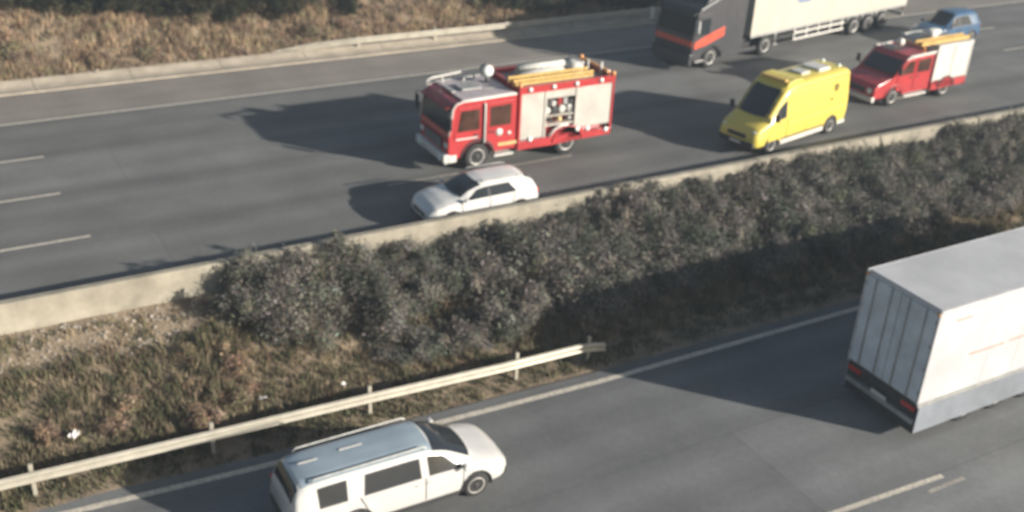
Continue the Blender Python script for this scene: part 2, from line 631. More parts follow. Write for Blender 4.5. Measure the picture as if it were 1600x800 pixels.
def low_edge(x):
    return float(np.interp(x, [-40, 0, 5, 10, 15, 25, 60, 450], [-6.0, -6.0, -6.33, -6.6, -6.8, -6.85, -6.9, -7]))


LX = [-300, -100, -40, -10, 0, 5, 10, 15, 25, 40, 80, 200, 450]
lower = tag(sheet('lower_road', [(x, -19.9) for x in LX], [(x, low_edge(x) + 0.45) for x in LX], -1.65, ASPH_L, None, 0.12), kind='structure')

# gutter: shallow concrete dish along the hard shoulder
gut = bmesh.new()
gp = [(19.35, -0.1), (19.35, 0.05), (19.5, 0.06), (19.9, 0.0), (20.3, 0.03), (20.75, 0.16), (20.9, 0.16), (20.9, -0.1)]
for x0 in np.arange(-60, 90, 4.0):
    ring = [[gut.verts.new((x, y, z)) for y, z in gp] for x in (x0 + 0.012, x0 + 3.988)]
    for k in range(len(gp) - 1):
        gut.faces.new([ring[0][k], ring[0][k + 1], ring[1][k + 1], ring[1][k]])
    gut.faces.new(ring[0])
    gut.faces.new(list(reversed(ring[1])))
gutter = tag(from_bm('concrete_gutter', gut, GUTTER), kind='structure')


# painted markings (parts of the road they lie on)
def strip(name, parent, x0, x1, yfun, w, z, m=PAINT, n=None):
    n = n or max(1, int(abs(x1 - x0) / 2.5))
    xs = np.linspace(x0, x1, n + 1)
    return sheet(name, [(x, yfun(x) - w / 2) for x in xs], [(x, yfun(x) + w / 2) for x in xs], z, m, parent)


strip('edge_line', upper, -40, 120, lambda x: 15.86, 0.16, 0.005, PAINT)
for (xa, xb, yy) in ((-9.2, -5.6, 4.84), (-0.4, 3.60, 4.80), (-9.4, -5.8, 8.47), (-0.6, 3.28, 8.47), (-9.6, -6.0, 12.0), (-0.8, 3.24, 12.0),
                     (38.7, 42.3, 8.47), (51.0, 54.6, 8.47), (38.7, 42.3, 4.8), (51.0, 54.6, 4.8), (51.0, 54.6, 12.0)):
    strip('lane_dash', upper, xa, xb, lambda x, y=yy: y, 0.13, 0.005, PAINT)
strip('lane_dash', upper, 13.6, 16.4, lambda x: 4.80, 0.12, 0.005, PAINTW)
strip('lane_dash', upper, 18.4, 21.2, lambda x: 4.68, 0.12, 0.005, PAINTW)
strip('edge_line', lower, -40, 120, low_edge, 0.19, -1.645, PAINT, 90)
strip('lane_dash', lower, 16.4, 20.75, lambda x: -13.96 - 0.05 * (x - 17), 0.15, -1.645, PAINT)
strip('lane_dash', lower, 19.9, 21.2, lambda x: -14.45, 0.12, -1.645, PAINTW)
for x0 in (5.6, 22.5, 34.5, 46.5):
    strip('lane_dash', lower, x0, x0 + 3.6, lambda x: -10.35, 0.13, -1.645, PAINT)
for x0 in (4.0, 30.0, 42.0):
    strip('lane_dash', lower, x0, x0 + 3.6, lambda x: -14.05, 0.13, -1.645, PAINT)

# concrete barrier between the carriageways: cast segments with open joints
barrier = empty('concrete_barrier', (0, 0, 0))
tag(barrier, 'low cream concrete barrier wall running along the near edge of the upper road', 'barrier wall')
bprof = [(-0.42, -0.10), (-0.42, 0.10), (-0.34, 0.30), (-0.27, 0.86), (-0.24, 0.90), (-0.03, 0.90), (0.0, 0.86), (0.03, 0.30), (0.05, -0.05)]
edges_x = [-26, -8, 10.02, 26.1, 38.1, 50.1, 62.1]
for a, b in zip(edges_x[:-1], edges_x[1:]):
    bm = bmesh.new()
    jit = random.uniform(-0.015, 0.015)
    rings = []
    for x in np.linspace(a + 0.04, b - 0.04, 6):
        rings.append([bm.verts.new((x, y + jit, z + random.uniform(-0.004, 0.004))) for y, z in bprof])
    for i in range(5):
        for k in range(len(bprof) - 1):
            bm.faces.new([rings[i][k], rings[i][k + 1], rings[i + 1][k + 1], rings[i + 1][k]])
    bm.faces.new(rings[0])
    bm.faces.new(list(reversed(rings[-1])))
    from_bm('barrier_segment', bm, CONC, barrier)


# W-beam guard rails
def guard_rail(name, label, pts, zt, posts, post_top, gz, spread=0.31, face=-1, m=ZINC):
    """pts: (x,y) polyline; zt(x): top height; posts: list of x"""
    root = empty(name, (pts[0][0], pts[0][1], gz(pts[0][0])))
    o = Vector(root.location)
    bm = bmesh.new()
    prof = [(0.00, 0.0), (0.05, -0.03), (0.075, -0.07), (0.05, -0.11), (0.0, -0.155), (0.05, -0.20), (0.075, -0.24), (0.05, -0.28), (0.0, -0.31)]
    px = np.array([p[0] for p in pts])
    py = np.array([p[1] for p in pts])
    xs = np.arange(px[0], px[-1] + 0.01, 0.5)
    rings = []
    for x in xs:
        y = float(np.interp(x, px, py))
        rings.append([bm.verts.new((x - o.x, y + face * d - o.y, zt(x) + dz - o.z)) for d, dz in prof])
    for i in range(len(xs) - 1):
        for k in range(len(prof) - 1):
            bm.faces.new([rings[i][k], rings[i][k + 1], rings[i + 1][k + 1], rings[i + 1][k]])
    geom = bmesh.ops.extrude_face_region(bm, geom=list(bm.faces))
    for v in geom['geom']:
        if isinstance(v, bmesh.types.BMVert):
            v.co.y -= face * 0.006
    from_bm('rail_beam', bm, m, root)
    for x in posts:
        y = float(np.interp(x, px, py)) - face * 0.10
        b2 = bmesh.new()
        bm_box(b2, (x - 0.05 - o.x, y - 0.04 - o.y, gz(x) - 0.3 - o.z), (x + 0.05 - o.x, y + 0.04 - o.y, zt(x) + post_top - o.z), 0.008)
        p = from_bm('post', b2, m, root)
        b3 = bmesh.new()
        bm_box(b3, (x - 0.06 - o.x, y + face * 0.04 - o.y, zt(x) - 0.26 - o.z), (x + 0.06 - o.x, y + face * 0.10 - o.y, zt(x) - 0.05 - o.z))
        from_bm('spacer_block', b3, m, p)
    tag(root, label, 'guard rail')
    return root


guard_rail('guard_rail', 'long pale steel guard rail on posts beside the near road below the shrubs',
           [(-12, -5.15), (0, -5.32), (4, -5.47), (8.6, -5.62), (12.7, -5.80), (15.2, -5.85), (16.0, -5.7)],
           lambda x: -0.80 - 0.008 * min(max(x, 0), 16) - 0.35 * max(0.0, x - 15.2), [-8.0, -3.7, 0.45, 4.55, 8.66, 13.0, 15.4], 0.16, lambda x: -1.66)
guard_rail('guard_rail', 'pale guard rail behind the concrete gutter at the foot of the brown embankment',
           [(14.2, 21.2), (17.0, 20.75), (19, 20.45), (26.3, 20.35), (60, 20.3)],
           lambda x: float(np.interp(x, [14.2, 16.5, 19, 60], [0.10, 0.45, 0.62, 0.68])), [18.8, 22.9, 27, 31, 35, 39, 43, 47, 51, 55], 0.02, lambda x: 0.05)


# ------------------------------------------------------------------ fire engine (large)
def shutter(parent, x0, x1, z0, z1, y, side, m=SHUTTER, pitch=0.09):
    """Roller shutter: frame rails with slats proud of each other, > handle bar"""
    bm = bmesh.new()
    n = max(3, int((z1 - z0) / pitch))
    for i in range(n):
        a = z0 + (z1 - z0) * i / n
        b = z0 + (z1 - z0) * (i + 1) / n
        prof = [(0, a + 0.004), (0.010, a + 0.012), (0.012, (a + b) / 2), (0.010, b - 0.012), (0, b - 0.004)]
        va = [bm.verts.new((x0, y + side * d, z)) for d, z in prof]
        vb = [bm.verts.new((x1, y + side * d, z)) for d, z in prof]
        for k in range(4):
            bm.faces.new([va[k], vb[k], vb[k + 1], va[k + 1]])
    o = from_bm('roller_shutter', bm, m, parent)
    box('shutter_handle', (x0 + 0.05, min(y, y + side * 0.03), z0 + 0.02), (x1 - 0.05, max(y, y + side * 0.03), z0 + 0.05), GREYM, o)
    return o


def fire_engine():
    root = empty('fire_engine', (17.17, 4.83 + 1.2, 0), math.pi)
    tag(root, 'large red fire engine with white shutters and open pump locker on the upper road', 'fire engine')
    W = 1.2
    fr, rr = 0.50, 0.50
    RA = -3.85
    # chassis
    boxes('chassis', [((-5.6, -0.45, 0.55), (1.0, -0.30, 0.85)), ((-5.6, 0.30, 0.55), (1.0, 0.45, 0.85)), ((-4.2, -0.9, 0.40), (-3.5, 0.9, 0.62)), ((-0.25, -0.9, 0.40), (0.25, 0.9, 0.62)),
                      ((-3.2, -0.7, 0.5), (-0.7, 0.7, 0.8))], DARK, root)
    # cab with wheel arch cut into its side
    cab_prof = [(-1.58, 0.62), (-0.72, 0.62)] + arc(0, 0.50, 0.66, 170, 10, 12) + [(0.72, 0.55), (1.13, 0.55), (1.2, 0.75), (1.2, 1.40), (1.17, 1.50), (1.02, 2.48), (0.88, 2.64), (0.6, 2.70), (-1.58, 2.74)]
    cab = prism('cab', cab_prof, -W, W, RED, root, 0.045)
    # pale roof skin
    prism('cab_roof', [(0.62, 2.715), (0.62, 2.745), (-1.50, 2.785), (-1.50, 2.75)], -W + 0.10, W - 0.10, ROOFGREY, root, 0.01)
    for s in (1, -1):
        tube('drip_rail', [(1.19, s * (W + 0.005), 1.48), (1.03, s * (W - 0.0), 2.47), (0.88, s * (W - 0.02), 2.63), (0.6, s * (W - 0.02), 2.70), (-1.55, s * (W - 0.02), 2.74)], 0.045, WHITE, root, 6)
    # windscreen on the raked front
    prism('windscreen', [(1.165, 1.60), (1.19, 1.60), (1.06, 2.40), (1.035, 2.40)], -W + 0.12, W - 0.12, GLASS, root, 0.01)
    box('wiper', (1.17, -0.6, 1.60), (1.20, 0.1, 1.63), BLACKP, root)
    prism('sun_visor', [(1.02, 2.50), (1.24, 2.42), (1.25, 2.45), (0.98, 2.60)], -W + 0.15, W - 0.15, REDD, root, 0.01)
    # doors: front pair and crew pair, each with window and handle
    for s in (1, -1):
        ya, yb = s * (W - 0.01), s * (W + 0.022)
        d1 = prism('front_door', [(0.98, 1.28), (0.70, 1.26), (-0.12, 1.24), (-0.12, 2.50), (0.80, 2.46), (0.93, 1.70)], min(ya, yb), max(ya, yb), RED, root, 0.008)
        yc = s * (W + 0.032)
        prism('door_window', [(0.86, 1.58), (-0.04, 1.58), (-0.04, 2.36), (0.72, 2.36)], min(ya, yc), max(ya, yc), GLASSB, d1, 0.006)
        box('door_handle', (0.0, s * (W + 0.05) - 0.02, 1.36), (0.18, s * (W + 0.05) + 0.02, 1.41), BLACKP, d1)
        d2 = prism('crew_door', [(-0.34, 1.0), (-1.44, 0.98), (-1.44, 2.54), (-0.34, 2.52)], min(ya, yb), max(ya, yb), RED, root, 0.008)
        prism('door_window', [(-0.46, 1.62), (-1.34, 1.62), (-1.34, 2.40), (-0.46, 2.38)], min(ya, yc), max(ya, yc), GLASSB, d2, 0.006)
        box('door_handle', (-0.62, s * (W + 0.05) - 0.02, 1.40), (-0.44, s * (W + 0.05) + 0.02, 1.45), BLACKP, d2)
        # pale grab rail on the pillar between the doors
        tube('grab_rail', [(-0.23, s * (W + 0.02), 1.02), (-0.23, s * (W + 0.075), 1.10), (-0.23, s * (W + 0.075), 2.48), (-0.23, s * (W + 0.02), 2.56)], 0.045, WHITE, root, 6)
        # broken pale lettering-like reflective band below the crew door
        yd = s * (W + 0.006)
        boxes('reflective_band', [((-0.86 - k * 0.13 - 0.10, min(s * (W - 0.01), yd), 0.80), (-0.86 - k * 0.13, max(s * (W - 0.01), yd), 0.93)) for k in range(6)], BAND, root)
        lathe_y('door_emblem', [(0.15, 0.0), (0.15, s * 0.008), (0.01, s * 0.010)], WHITE, d2, 16, (-0.86, s * (W + 0.024), 1.36))
        lathe_y('door_emblem', [(0.08, 0.0), (0.08, s * 0.008), (0.01, s * 0.010)], WHITE, d2, 12, (-1.28, s * (W + 0.024), 1.28))
        box('door_stripe', (0.02, min(s * (W + 0.015), s * (W + 0.026)), 1.27), (0.90, max(s * (W + 0.015), s * (W + 0.026)), 1.33), WHITE, d1)
        box('crew_step', (-1.50, min(s * 0.85, s * (W + 0.02)), 0.40), (-0.70, max(s * 0.85, s * (W + 0.02)), 0.47), WHITE, root, 0.01)
        # mirrors
        arm = tube('mirror_arm', [(1.12, s * W, 2.40), (1.28, s * (W + 0.2), 2.38), (1.28, s * (W + 0.2), 1.72), (1.16, s * W, 1.62)], 0.018, BLACKP, root, 6)
        box('mirror', (1.20, s * (W + 0.2) - 0.11, 1.78), (1.28, s * (W + 0.2) + 0.11, 2.24), BLACKP, arm, 0.02)
        # front wheel arch trim
        tube('wheel_arch', [(x, s * (W - 0.01), z) for x, z in arc(0, 0.50, 0.68, 5, 178, 12)], 0.05, BLACKP, root, 6)
        wheel(root, 0, s * (W - 0.16), fr, 0.29, side=s)
        wheel(root, RA, s * (W - 0.16), rr, 0.29, side=s)
        wheel(root, RA, s * (W - 0.50), rr, 0.27, side=s)
    # front end
    prism('bumper', [(1.12, 0.42), (1.34, 0.44), (1.38, 0.50), (1.38, 0.72), (1.34, 0.76), (1.12, 0.76)], -W - 0.01, W + 0.01, WHITE, root, 0.03)
    box('grille', (1.19, -0.70, 0.86), (1.225, 0.70, 1.26), BLACKP, root, 0.01)
    for k in range(4):
        box('grille_bar', (1.222, -0.66, 0.90 + k * 0.09), (1.245, 0.66, 0.935 + k * 0.09), GREYM, root)
    for s in (1, -1):
        lathe_y('headlight', [(0.14, 0.0), (0.14, 0.03), (0.10, 0.05), (0.01, 0.055)], LAMP, root, 16, (1.37, s * 0.88, 0.60), axis='X')
        box('indicator', (1.18, s * 1.02 - 0.12, 0.98), (1.225, s * 1.02 + 0.12, 1.16), LAMP, root, 0.01)
        box('corner_step', (0.86, min(s * (W - 0.05), s * (W + 0.03)), 0.44), (1.18, max(s * (W - 0.05), s * (W + 0.03)), 0.72), WHITE, root, 0.02)
        lathe_y('fog_lamp', [(0.11, 0.0), (0.11, 0.03), (0.01, 0.04)], LAMP, root, 14, (1.20, s * 0.98, 0.40), axis='X')
    # equipment body: frame, shutters, open pump locker
    X0, X1 = -1.68, -5.85
    ZB, ZT = 0.86, 2.66
    body = bmesh.new()
    bm_box(body, (X1, -W + 0.30, 0.78), (X0, W - 0.30, 2.70))                     # core
    for s in (1, -1):
        for a, b in ((X0 - 0.09, X0), (X1, X1 + 0.08)):
            bm_box(body, (a, min(s * (W - 0.32), s * W), 0.80), (b, max(s * (W - 0.32), s * W), 2.70))
        bm_box(body, (X1, min(s * (W - 0.32), s * (W - 0.002)), ZT), (X0, max(s * (W - 0.32), s * (W - 0.002)), 2.72))
    from_bm('equipment_body', body, RED, root)
    for s in (1, -1):
        sy = s * (W - 0.04)
        bk = s * (W - 0.10)
        # skirts with rear wheel arch
        p = [(X0, 0.50), (X0, 0.84), (-3.10, 0.84), (-3.24, 1.02), (-3.48, 1.16), (-4.22, 1.16), (-4.46, 1.02), (-4.60, 0.84), (X1, 0.84), (X1, 0.58), (-4.58, 0.56)] + arc(RA, 0.50, 0.66, 5, 175, 12) + [(-3.12, 0.50)]
        prism('side_skirt', p, min(s * (W - 0.30), s * (W + 0.004)), max(s * (W - 0.30), s * (W + 0.004)), RED, root, 0.02)
        tube('wheel_arch', [(x, s * (W + 0.0), z) for x, z in arc(RA, 0.50, 0.67, 8, 172, 12)], 0.04, REDD, root, 6)
        tube('arch_trim', [(-3.02, s * (W + 0.01), 0.86), (-3.24, s * (W + 0.01), 1.10), (-3.50, s * (W + 0.01), 1.24), (-3.86, s * (W + 0.01), 1.25)], 0.055, WHITE, root, 6)
        shutter(root, -2.78, X0 - 0.09, ZB, ZT, sy, s)
        box('shutter_backing', (-2.78, min(sy - s * 0.005, bk), ZB), (X0 - 0.09, max(sy - s * 0.005, bk), ZT), GREYM, root)
        shutter(root, X1 + 0.08, -4.22, 1.02, ZT, sy, s)
        box('shutter_backing', (X1 + 0.08, min(sy - s * 0.005, bk), 1.02), (-4.22, max(sy - s * 0.005, bk), ZT), GREYM, root)
        # open middle locker: rolled-up shutter drum, shelf, gauges, hoses, pipe outlets
        shutter(root, -4.14, -2.86, 2.34, ZT, sy, s)
        lk = box('pump_locker', (-4.14, min(s * (W - 0.34), s * (W - 0.30)), 1.2), (-2.86, max(s * (W - 0.34), s * (W - 0.30)), 2.36), DARK, root)
        box('locker_shelf', (-4.14, min(s * (W - 0.30), s * (W - 0.05)), 1.62), (-2.86, max(s * (W - 0.30), s * (W - 0.05)), 1.66), SHUTTER, lk)
        boxes('locker_floor', [((-4.14, min(s * (W - 0.30), s * (W - 0.04)), 1.26), (-2.86, max(s * (W - 0.30), s * (W - 0.04)), 1.32))], SHUTTER, lk)
        for k in range(4):
            cx = -4.0 + k * 0.33
            lathe_y('hose_coil', [(0.06, 0.0), (0.15, 0.0), (0.15, s * 0.16), (0.06, s * 0.16)], (GREYM, PALEM, DARK, PALEM)[k], lk, 14, (cx + 0.05, s * (W - 0.28), 1.84))
        for k in range(5):
            box('equipment_case', (-4.08 + k * 0.25, min(s * (W - 0.29), s * (W - 0.09)), 2.02), (-3.90 + k * 0.25, max(s * (W - 0.29), s * (W - 0.09)), 2.02 + 0.18 + 0.07 * (k % 3)), (DARK, GREYM, REDD, PALEM, DARK)[k], lk, 0.01)
        for k in range(3):
            lathe_y('pump_outlet', [(0.085, 0.0), (0.085, s * 0.2), (0.02, s * 0.21)], (GREYM, BAND, DARK)[k], lk, 12, (-3.95 + k * 0.42, s * (W - 0.28), 1.46))
        for a, b in ((-2.86, -2.78), (-4.22, -4.14)):
            box('locker_post', (a, min(s * (W - 0.32), s * W), 0.86), (b, max(s * (W - 0.32), s * W), 2.655), SHUTTER, root)
        # lower marker lamps and locker latches
        for cx, cz in ((-2.2, 0.88), (-4.75, 0.96), (-5.6, 0.80), (-4.28, 1.0)):
            lathe_y('marker_lamp', [(0.10, 0.0), (0.10, s * 0.03), (0.02, s * 0.05)], LAMP, root, 12, (cx, s * (W + 0.005), cz))
        for cx in (-2.1, -3.1, -4.1, -5.2):
            lathe_y('scene_lamp', [(0.085, 0.0), (0.085, s * 0.05), (0.02, s * 0.07)], LAMP, root, 12, (cx, s * (W + 0.02), 2.83))
    # roof gallery: upstand, deck, rails
    bm = bmesh.new()
    for s in (1, -1):
        bm_box(bm, (X1, min(s * (W - 0.10), s * (W + 0.02)), 2.725), (X0 + 0.02, max(s * (W - 0.10), s * (W + 0.02)), 2.94))
    bm_box(bm, (X1 + 0.002, -W + 0.10, 2.73), (X1 + 0.10, W - 0.10, 2.935))
    bm_box(bm, (X0 - 0.10, -W + 0.10, 2.73), (X0 + 0.018, W - 0.10, 2.935))
    from_bm('roof_upstand', bm, RED, root)
    box('roof_deck', (X1 + 0.1, -W + 0.1, 2.705), (X0 - 0.1, W - 0.1, 2.76), GREYM, root)
    for s in (1, -1):
        for cx in (X0 - 0.03, X1 + 0.06):
            lathe_y('corner_beacon', [(0.09, 0), (0.09, 0.10), (0.06, 0.15), (0.01, 0.16)], LAMPO, root, 12, (cx, s * (W - 0.05), 2.94), axis='Z')
    # yellow ladder lying on the near half of the roof
    lad = bmesh.new()
    for yy in (0.50, 0.92):
        for zz in (2.98, 3.12):
            bm_box(lad, (-5.0, yy - 0.035, zz - 0.045), (-1.55, yy + 0.035, zz + 0.045))
    from_bm('ladder', lad, LADDERY, root)
    lad2 = [o for o in root.children if o.name.startswith('ladder')][-1]
    for k in range(12):
        tube('rung', [(-4.9 + k * 0.29, 0.52, 3.05), (-4.9 + k * 0.29, 0.90, 3.05)], 0.02, LADDERY, lad2, 6)
    # pale suction hoses, canvas rolls and box on the far half
    for k, (ya, za) in enumerate(((0.05, 3.00), (-0.25, 3.00), (-0.1, 3.22))):
        tube('suction_hose', [(-4.2 - 0.05 * k, ya, za), (-3.2, ya, za + 0.01), (-2.3, ya, za)], 0.13, PALEM, root, 10)
    lathe_y('canvas_roll', [(0.05, -0.38), (0.24, -0.38), (0.26, 0), (0.24, 0.38), (0.05, 0.38)], PALEM, root, 16, (-4.65, -0.05, 3.06))
    box('roof_box', (-5.5, -0.95, 2.78), (-3.6, -0.45, 3.05), GREYM, root, 0.02)
    for cx, cy in ((-4.95, 0.2), (-5.35, 0.0), (-5.65, 0.5)):
        tube('mast_post', [(cx, cy, 2.76), (cx, cy, 3.28)], 0.05, WHITE if cy else PALEM, root, 8)
    box('rear_lightbar', (-5.82, -0.9, 2.95), (-5.68, 0.9, 3.05), LAMPO, root, 0.015)
    # roof bar and searchlight above the cab
    tube('roof_bar', [(1.10, -0.95, 2.72), (1.02, -0.95, 2.90), (0.85, -0.95, 2.97), (-0.75, -0.95, 3.08), (-0.85, -0.80, 2.80)], 0.05, WHITE, root, 8)
    tube('roof_bar_strut', [(-0.60, -0.95, 3.06), (-0.30, -0.70, 2.78)], 0.035, WHITE, root, 8)
    tube('roof_bar_strut', [(0.45, -0.95, 2.98), (0.45, -0.85, 2.74)], 0.03, WHITE, root, 8)
    sp = tube('searchlight_post', [(-1.10, -0.35, 2.77), (-1.10, -0.35, 3.02)], 0.05, DARK, root, 8)
    lathe_y('searchlight', [(0.08, -0.24), (0.22, -0.18), (0.25, 0.0), (0.25, 0.12), (0.20, 0.15), (0.02, 0.15)], GREYM, sp, 18, (-1.10, -0.35, 3.20))
    lathe_y('searchlight_lens', [(0.19, 0.152), (0.19, 0.165), (0.02, 0.17)], LAMP, sp, 18, (-1.10, -0.35, 3.20))
    box('roof_hatch', (-0.55, -0.4, 2.79), (0.25, 0.35, 2.84), GREYM, root, 0.02)
    box('roof_marker', (0.50, -0.55, 2.75), (0.66, 0.30, 2.80), GREYM, root, 0.02)
    # rear
    box('rear_bumper', (X1 - 0.12, -W, 0.55), (X1 + 0.02, W, 0.70), DARK, root, 0.01)
    shutter_b = box('rear_panel', (X1 - 0.015, -W + 0.15, 0.95), (X1 + 0.001, W - 0.15, 2.6), SHUTTER, root)
    for s in (1, -1):
        box('tail_lamp', (X1 - 0.03, s * 1.08 - 0.07, 0.95), (X1 + 0.001, s * 1.08 + 0.07, 1.3), LAMPR, root)
    return root


fire_engine()


# ------------------------------------------------------------------ smaller fire engine with a short bonnet
def rescue_engine():
    root = empty('fire_engine', (37.75, 4.02 + 1.1, 0), math.pi + R(2.5))
    tag(root, 'smaller red fire engine with short bonnet and white shutters, behind the yellow ambulance', 'fire engine')
    W = 1.1
    RA = -3.45
    fr = 0.42
    boxes('chassis', [((-4.6, -0.42, 0.45), (0.9, -0.28, 0.70)), ((-4.6, 0.28, 0.45), (0.9, 0.42, 0.70)), ((RA - 0.3, -0.8, 0.34), (RA + 0.3, 0.8, 0.52)), ((-0.2, -0.8, 0.34), (0.2, 0.8, 0.52))], DARK, root)
    cab_prof = [(-2.35, 0.50), (-0.58, 0.50)] + arc(0, 0.42, 0.55, 172, 8, 12) + [(0.60, 0.45), (1.25, 0.45), (1.32, 0.60), (1.30, 0.95), (1.10, 1.12), (0.25, 1.32), (0.10, 1.36), (-0.52, 2.08), (-0.72, 2.20), (-2.35, 2.24)]
    prism('cab', cab_prof, -W + 0.08, W - 0.08, RED, root, 0.07)
    prism('windscreen', [(0.10, 1.42), (0.125, 1.43), (-0.50, 2.05), (-0.525, 2.04)], -W + 0.2, W - 0.2, GLASS, root, 0.01)
    WS = W - 0.08
    for s in (1, -1):
        ya, yb, yc = s * (WS - 0.01), s * (WS + 0.02), s * (WS + 0.03)
        d1 = prism('front_door', [(-0.10, 0.70), (-1.12, 0.64), (-1.12, 2.10), (-0.62, 2.06), (-0.06, 1.40)], min(ya, yb), max(ya, yb), RED, root, 0.008)
        prism('door_window', [(-0.18, 1.42), (-1.04, 1.42), (-1.04, 2.00), (-0.66, 1.98)], min(ya, yc), max(ya, yc), GLASSB, d1, 0.006)
        box('door_handle', (-1.05, s * (WS + 0.04) - 0.015, 1.24), (-0.88, s * (WS + 0.04) + 0.015, 1.29), BLACKP, d1)
        d2 = prism('crew_door', [(-1.18, 0.64), (-2.25, 0.64), (-2.25, 2.14), (-1.18, 2.10)], min(ya, yb), max(ya, yb), RED, root, 0.008)
        prism('door_window', [(-1.28, 1.42), (-2.15, 1.42), (-2.15, 2.02), (-1.28, 2.00)], min(ya, yc), max(ya, yc), GLASSB, d2, 0.006)
        box('door_handle', (-1.5, s * (WS + 0.04) - 0.015, 1.24), (-1.32, s * (WS + 0.04) + 0.015, 1.29), BLACKP, d2)
        prism('roof_edge_trim', [(-0.45, 2.10), (-0.72, 2.24), (-2.38, 2.30), (-2.38, 2.18), (-0.80, 2.14)], min(s * (WS - 0.06), s * (WS + 0.035)), max(s * (WS - 0.06), s * (WS + 0.035)), WHITE, root, 0.01)
        box('side_step', (-2.2, min(s * 0.75, s * (WS + 0.06)), 0.34), (-0.7, max(s * 0.75, s * (WS + 0.06)), 0.42), WHITE, root, 0.01)
        tube('wheel_arch', [(x, s * (WS), z) for x, z in arc(0, 0.42, 0.57, 5, 175, 12)], 0.045, REDD, root, 6)
        wheel(root, 0, s * (WS - 0.14), fr, 0.25, side=s)
        wheel(root, RA, s * (W - 0.15), fr, 0.25, side=s)
        wheel(root, RA, s * (W - 0.45), fr, 0.25, side=s)
        arm = tube('mirror_arm', [(0.0, s * WS, 1.45), (0.08, s * (WS + 0.18), 1.55)], 0.02, BLACKP, root, 6)
        box('mirror', (0.04, s * (WS + 0.2) - 0.09, 1.5), (0.11, s * (WS + 0.2) + 0.09, 1.86), BLACKP, arm, 0.02)
        lathe_y('headlight', [(0.13, 0.0), (0.13, 0.03), (0.01, 0.06)], LAMP, root, 14, (1.30, s * 0.74, 0.82), axis='X')
    prism('bumper', [(1.22, 0.34), (1.38, 0.36), (1.42, 0.42), (1.42, 0.56), (1.22, 0.60)], -WS - 0.02, WS + 0.02, WHITE, root, 0.02)
    box('grille', (1.29, -0.5, 0.68), (1.33, 0.5, 0.92), BLACKP, root, 0.01)
    X0, X1 = -2.42, -4.85
    bm = bmesh.new()
    bm_box(bm, (X1, -W + 0.28, 0.62), (X0, W - 0.28, 2.44))
    for s in (1, -1):
        for a, b in ((X0 - 0.06, X0), (-3.66, -3.60), (X1, X1 + 0.06)):
            bm_box(bm, (a, min(s * (W - 0.3), s * W), 0.84), (b, max(s * (W - 0.3), s * W), 2.44))
        bm_box(bm, (X1, min(s * (W - 0.3), s * (W - 0.002)), 2.38), (X0, max(s * (W - 0.3), s * (W - 0.002)), 2.46))
    from_bm('equipment_body', bm, WHITE, root)
    for s in (1, -1):
        p = [(X0, 0.44), (X0, 0.83), (X1, 0.83), (X1, 0.50), (-4.06, 0.48)] + arc(RA, 0.42, 0.56, 8, 172, 12) + [(-2.85, 0.44)]
        prism('side_skirt', p, min(s * (W - 0.28), s * (W + 0.004)), max(s * (W - 0.28), s * (W + 0.004)), RED, root, 0.02)
        tube('wheel_arch', [(x, s * W, z) for x, z in arc(RA, 0.42, 0.57, 8, 172, 12)], 0.04, BLACKP, root, 6)
        sy = s * (W - 0.03)
        for a, b in ((-3.60, X0 - 0.06), (X1 + 0.06, -3.66)):
            shutter(root, a, b, 0.86, 2.38, sy, s, WHITE)
            box('shutter_backing', (a, min(sy - s * 0.005, s * (W - 0.1)), 0.86), (b, max(sy - s * 0.005, s * (W - 0.1)), 2.38), WHITE, root)
    bm = bmesh.new()
    for s in (1, -1):
        bm_box(bm, (X1, min(s * (W - 0.08), s * (W + 0.01)), 2.465), (X0 + 0.01, max(s * (W - 0.08), s * (W + 0.01)), 2.56))
    from_bm('roof_upstand', bm, PALEM, root)
    lad = bmesh.new()
    for yy in (0.50, 0.86):
        for zz in (2.60, 2.70):
            bm_box(lad, (-4.75, yy - 0.03, zz - 0.04), (-1.45, yy + 0.03, zz + 0.04))
    lo = from_bm('ladder', lad, LADDERY, root)
    for k in range(11):
        tube('rung', [(-4.65 + k * 0.3, 0.52, 2.65), (-4.65 + k * 0.3, 0.84, 2.65)], 0.02, LADDERY, lo, 6)
    box('roof_deck', (X1 + 0.05, -W + 0.09, 2.44), (X0 - 0.05, W - 0.09, 2.49), GREYM, root)
    lathe_y('canvas_roll', [(0.05, -0.3), (0.22, -0.3), (0.24, 0), (0.22, 0.3), (0.05, 0.3)], WHITE, root, 16, (-3.0, 0.0, 2.73))
    tube('hose_roll', [(-3.3, -0.4, 2.62), (-3.7, -0.35, 2.66), (-4.2, -0.4, 2.62)], 0.14, PALEM, root, 10)
    tube('ladder_rest', [(-1.6, -0.6, 2.24), (-1.6, -0.6, 2.52), (-1.6, 0.95, 2.52), (-1.6, 0.95, 2.26)], 0.035, ORANGE, root, 6)
    post = tube('searchlight_post', [(-0.95, 0.1, 2.24), (-0.95, 0.1, 2.50)], 0.05, PALEM, root, 8)
    lathe_y('searchlight', [(0.06, -0.16), (0.15, -0.12), (0.18, 0.0), (0.16, 0.12), (0.02, 0.13)], WHITE, post, 16, (-0.95, 0.1, 2.62))
    box('light_bar', (-1.0, -0.65, 2.27), (-0.78, 0.0, 2.38), PALEM, root, 0.03)
    box('rear_bumper', (X1 - 0.12, -W, 0.42), (X1 + 0.02, W, 0.58), DARK, root, 0.01)
    for s in (1, -1):
        box('tail_lamp', (X1 - 0.03, s * 0.98 - 0.06, 0.85), (X1 + 0.001, s * 0.98 + 0.06, 1.2), LAMPR, root)
    return root


rescue_engine()


